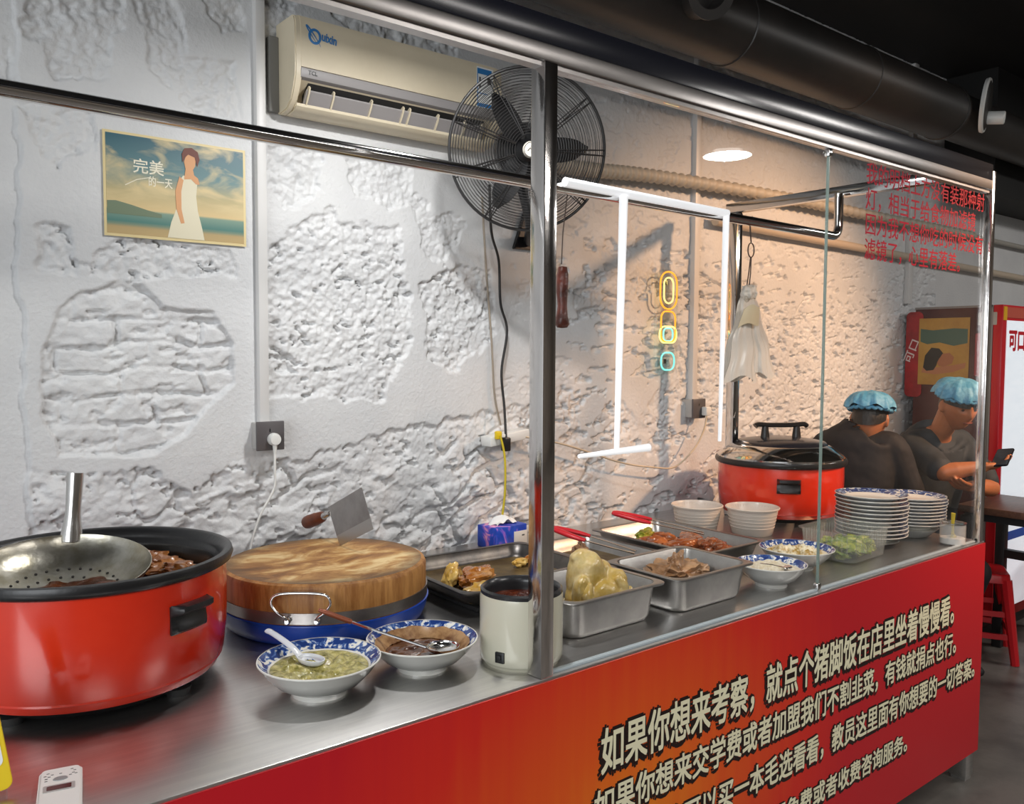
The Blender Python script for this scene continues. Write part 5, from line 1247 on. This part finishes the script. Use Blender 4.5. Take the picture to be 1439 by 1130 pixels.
def hand(bm, wrist, d, palm_n, curl, thumb=1):
    """palm, five separate bent fingers of unequal length, thumb from the side of the palm"""
    d = Vector(d).normalized(); n = Vector(palm_n); n = (n - d * n.dot(d)).normalized(); w = d.cross(n) * thumb; wr = Vector(wrist)
    t = B(); bmesh.ops.create_icosphere(t, subdivisions=3, radius=1)
    for v in t.verts: c = v.co.copy(); v.co = wr + d * (.046 + c.x * .050) + w * (c.y * .039) + n * (c.z * .016)
    merge(bm, t)
    for k, (off, ln) in enumerate(((.028, .072), (.0095, .080), (-.0095, .074), (-.027, .058))):
        cur = wr + d * .078 + w * off; p = [wr + d * .05 + w * off * .8, cur]; dd = d.copy()
        for q in (.45, .32, .23):
            a = curl * (.6 + .15 * k); dd = (dd * math.cos(a) + n * math.sin(a)).normalized(); cur = cur + dd * ln * q; p.append(cur)
        limb(bm, p, [.0095, .0092, .0088, .0082, .0072], 10)
    cur = wr + d * .022 + w * .030; p = [wr + d * .012 + w * .012, cur]; td = (d * .75 + w * .60 + n * .35).normalized()
    for q in (.036, .030): cur = cur + td * q; td = (td + d * .25 + n * .3).normalized(); p.append(cur)
    limb(bm, p, [.014, .0125, .0105, .0085], 10)
def yawpitch(o, f, pitch=0, roll=0):
    """matrix for a head at o looking along f (its -Y)"""
    f = Vector(f).normalized(); X = (-f).cross(Vector((0, 0, 1))).normalized(); 
    Y = -f; Z = X.cross(Y)
    M4 = Matrix(((X.x, Y.x, Z.x, o[0]), (X.y, Y.y, Z.y, o[1]), (X.z, Y.z, Z.z, o[2]), (0, 0, 0, 1)))
    return M4 @ Matrix.Rotation(roll, 4, 'Y')
SKN = P('person_skin', hexc('#b5744f'), .45, col2=hexc('#a8663f'), sc=6, sss=.08)
HAIRM = P('black_hair', (.012, .010, .009), .5, bump=.003, bsc=90, aniso=(1, 1, .3))
NETM = P('blue_hairnet', hexc('#4f9cc4'), .55, col2=hexc('#7cbcdc'), sc=30, bump=.003, bsc=60)
SHB = P('shirt_black', hexc('#1a1719'), .75, col2=hexc('#221e20'), sc=8, bump=.004, bsc=9)
SHG = P('shirt_slate', hexc('#2c3034'), .75, col2=hexc('#363a3e'), sc=7, bump=.005, bsc=9)
TRO = P('trousers_navy', hexc('#15171f'), .8)
def net(M4, parent, puff=1.0):
    b = B()
    def fn(u, v):
        a = 2 * PI * u; ph = PI * .5 * v
        k = 1 + .05 * math.sin(13 * a + 3 * v) * (1 - v) + .03 * math.sin(23 * a)
        return M4 @ Vector((.112 * puff * math.cos(a) * math.cos(ph) ** .8 * k, .014 + .130 * puff * math.sin(a) * math.cos(ph) ** .8 * k, .052 + .084 * math.sin(ph) + .008 * math.sin(7 * a) * (1 - v) - .006 * math.sin(a)))
    grid(b, fn, 72, 18, closeu=True)
    obj('hairnet', b, NETM, parent, 80)
    b = B(); tube(b, [M4 @ Vector((.094 * puff * math.cos(a) * (1 + .02 * math.sin(17 * a)), .010 + .112 * puff * math.sin(a) * (1 + .02 * math.sin(17 * a)), .046 - .006 * math.sin(a) + .004 * math.sin(21 * a))) for a in np.linspace(0, 2 * PI, 90, endpoint=False)], .009, 6, closed=True)
    obj('hairnet_band', b, NETM, parent, 80)
def hair(M4, parent, low=-.042, front=.020):
    b = B()
    def fn(u, v):
        a = 2 * PI * u; back = max(0, math.sin(a)); z0 = front + (low - front) * back ** .7 if math.sin(a) > -.35 else front
        z = z0 + (.126 - z0) * v; rr = math.sqrt(max(0, 1 - (max(z, -.02) / .1265) ** 2)) if z > 0 else 1 - .10 * (-z / .08)
        if v == 1: rr = 0
        return M4 @ Vector((.0815 * math.cos(a) * rr, .104 * math.sin(a) * rr, z))
    grid(b, fn, 48, 16, closeu=True); obj('hair', b, HAIRM, parent, 80)
def person(name, label, J, head_o, head_f, shirtm, facing_xy, phone=False, sleeve=.85):
    """J: joint dictionary in world space"""
    t = thing(name, label, 'person', (J['pel'][0], J['pel'][1], 0)); O = Vector((J['pel'][0], J['pel'][1], 0))
    q = {k: Vector(v) - O for k, v in J.items() if not k.startswith('th')}
    side = q['shR'] - q['shL']
    bm = B()
    torso(bm, [q['pel'] - Vector((0, 0, .09)), q['pel'], q['spi'], q['che'], q['upc'], lf(q['upc'], q['nek'], .6)], [.12, .152, .144, .160, .135, .052], [.09, .110, .100, .104, .070, .050], side)
    limb(bm, [lf(q['upc'], q['nek'], .45), q['nek'], q['hdb'] + Vector((0, 0, .03))], [.050, .054, .054])
    for s_ in 'RL':
        sh, el, wr = q['sh' + s_], q['el' + s_], q['wr' + s_]
        limb(bm, [lf(q['upc'], sh, .5), sh, lf(sh, el, .5), el], [.052, .056, .050, .040])
        limb(bm, [el, lf(el, wr, .35), wr, wr + Vector(J['hd' + s_]).normalized() * .02], [.041, .041, .027, .025])
        hand(bm, wr, J['hd' + s_], J['pn' + s_], .42 if s_ == 'R' else .30, J['th' + s_])
        limb(bm, [q['hp' + s_], lf(q['hp' + s_], q['kn' + s_], .5), q['kn' + s_]], [.092, .078, .060])
        limb(bm, [q['kn' + s_], lf(q['kn' + s_], q['an' + s_], .35), q['an' + s_]], [.058, .056, .040])
        limb(bm, [q['an' + s_], q['an' + s_] + Vector((facing_xy[0] * .13, facing_xy[1] * .13, -.055))], [.042, .030])
    MH = yawpitch(Vector(head_o) - O, head_f)
    head(bm, MH)
    obj('body', fuse(bm, .0048, 3), SKN, t, 80)
    bm = B()
    torso(bm, [q['pel'] - Vector((0, 0, .05)), q['pel'] + Vector((0, 0, .02)), q['spi'], q['che'], q['upc'], lf(q['upc'], q['nek'], .40)], [.165, .170, .164, .182, .176, .092], [.124, .130, .122, .128, .116, .088], side)
    for s_ in 'RL':
        sh, el = q['sh' + s_], q['el' + s_]
        limb(bm, [lf(q['upc'], sh, .4), sh, lf(sh, el, sleeve * .55), lf(sh, el, sleeve)], [.070, .068, .064, .062])
    bm = fuse(bm, .0075, 5)
    for v in bm.verts: v.co += v.normal * .007 * mnoise.fractal(v.co * 8, 1, 2, 3)
    obj('shirt', bm, shirtm, t, 80)
    bm = B()
    torso(bm, [q['pel'] - Vector((0, 0, .11)), q['pel'] - Vector((0, 0, .03)), q['pel'] + Vector((0, 0, .08))], [.13, .170, .165], [.10, .130, .124], side)
    for s_ in 'RL':
        limb(bm, [q['hp' + s_], q['kn' + s_]], [.106, .076]); limb(bm, [q['kn' + s_], lf(q['kn' + s_], q['an' + s_], .92)], [.075, .062])
    obj('trousers', fuse(bm, .010, 3), TRO, t, 80)
    for s_ in 'RL':
        b = B(); a = q['an' + s_]; f3 = Vector((facing_xy[0], facing_xy[1], 0)).normalized()
        blob(b, a + f3 * .075 + Vector((0, 0, -.05)), (.135, .052, .045), .05, 1, 3, math.atan2(f3.y, f3.x), 3)
        for v in b.verts: v.co.z = max(v.co.z, .001)
        obj('shoe', b, RUBBER, t, 80)
    hair(MH, t); net(MH, t)
    b = B()
    for s_ in (-1, 1): blob(b, MH @ Vector((s_ * .031, -.0835, .008)), (.011, .006, .006), 0, 1, 0, 0, 3)
    obj('eyes', b, P('eye_dark', (.03, .02, .018), .2), t)
    b = B()
    for s_ in (-1, 1): tube(b, [MH @ Vector((s_ * (.018 + .013 * k), -.097 + .006 * k, .026 + .003 * math.sin(k * 1.5))) for k in range(3)], .0032, 6)
    obj('eyebrows', b, HAIRM, t)
    b = B(); tube(b, [MH @ Vector((x, -.100 + abs(x) * .35, -.0525)) for x in (-.022, -.011, 0, .011, .022)], .0032, 6); obj('lips', b, P('lips', hexc('#8e4f42'), .4), t)
    return t
person('person', 'person in a slate shirt and blue hairnet looking down at a phone',
       dict(pel=(3.20, .72, .56), spi=(3.195, .695, .78), che=(3.18, .66, 1.00), upc=(3.165, .64, 1.165), nek=(3.13, .58, 1.255), hdb=(3.115, .545, 1.30),
            shR=(3.01, .682, 1.155), elR=(2.855, .45, 1.055), wrR=(2.945, .335, 1.085), hdR=(.62, -.72, .12), pnR=(.2, .2, .95), thR=-1,
            shL=(3.322, .588, 1.155), elL=(3.22, .39, .955), wrL=(2.99, .385, .985), hdL=(-.92, .06, .12), pnL=(-.1, .35, .8), thL=-1,
            hpR=(3.10, .70, .55), knR=(3.00, .47, .53), anR=(3.04, .60, .10), hpL=(3.30, .68, .55), knL=(3.22, .45, .53), anL=(3.22, .58, .10)),
       (3.105, .505, 1.352), (-.52, -.80, -.28), SHG, (-.2, -1), True)
t = thing('phone', 'dark phone held in the hand of the person in slate', 'phone', (3.02, .265, 1.128))
Mp = facing((0, 0, 0), (-.45, .10, .88), (.93, .15, .45))
b = B(); prism(b, rrect(.072, .150, .01), .008, Mp, .0015); obj('phone_body', b, BLACKGL, t)
b = B(); prism(b, rrect(.066, .142, .008), .0006, Mp @ Matrix.Translation((0, 0, .008))); obj('phone_screen', b, P('phone_screen_dark', hexc('#30343c'), .1), t)
person('person', 'person in a black shirt and blue hairnet seen from behind',
       dict(pel=(2.68, .80, .54), spi=(2.672, .79, .76), che=(2.67, .780, 1.00), upc=(2.672, .768, 1.180), nek=(2.680, .758, 1.240), hdb=(2.69, .745, 1.255),
            shR=(2.722, .628, 1.160), elR=(2.80, .55, .90), wrR=(2.90, .70, .78), hdR=(.8, .5, -.1), pnR=(0, 0, -1), thR=1,
            shL=(2.622, .908, 1.160), elL=(2.64, 1.03, .90), wrL=(2.84, .96, .80), hdL=(.8, -.3, -.1), pnL=(0, 0, -1), thL=-1,
            hpR=(2.74, .74, .54), knR=(2.98, .83, .53), anR=(2.95, .86, .10), hpL=(2.70, .90, .54), knL=(2.97, 1.04, .53), anL=(2.95, 1.03, .10)),
       (2.70, .735, 1.290), (.93, .28, -.22), SHB, (1, .2))

# unseen fill panels added under the ceiling to brighten the stall from the hall
LITM = P('ceiling_panel_glow', (1, .98, .95), .5, emit=1.2, ecol=(1, .97, .93))
for lab, lx, ly, pw, cl in (('added unseen fill panel out in the hall left of the stall', -1.6, -3.0, 38, (1, .98, .96)), ('added unseen fill panel out in the hall before the banner', 1.6, -3.0, 48, (1, .96, .92)), ('added unseen fill panel out in the hall at the far right', 5.0, -1.8, 70, (1, .96, .92))):
    t = thing('fill_panel', lab, 'light', (lx, ly, 3.3), 0, 'added hall fill panels')
    b = B(); box(b, -.62, .62, -.47, .47, -.06, 0, .004); obj('housing', b, WHITEPL, t)
    b = B(); box(b, -.6, .6, -.45, .45, -.068, -.06); obj('diffuser', b, LITM, t)
    area('hall_fill', (lx, ly, 3.22), (lx, ly, 0), 1.2, pw, cl, 'RECTANGLE', PI, .9)
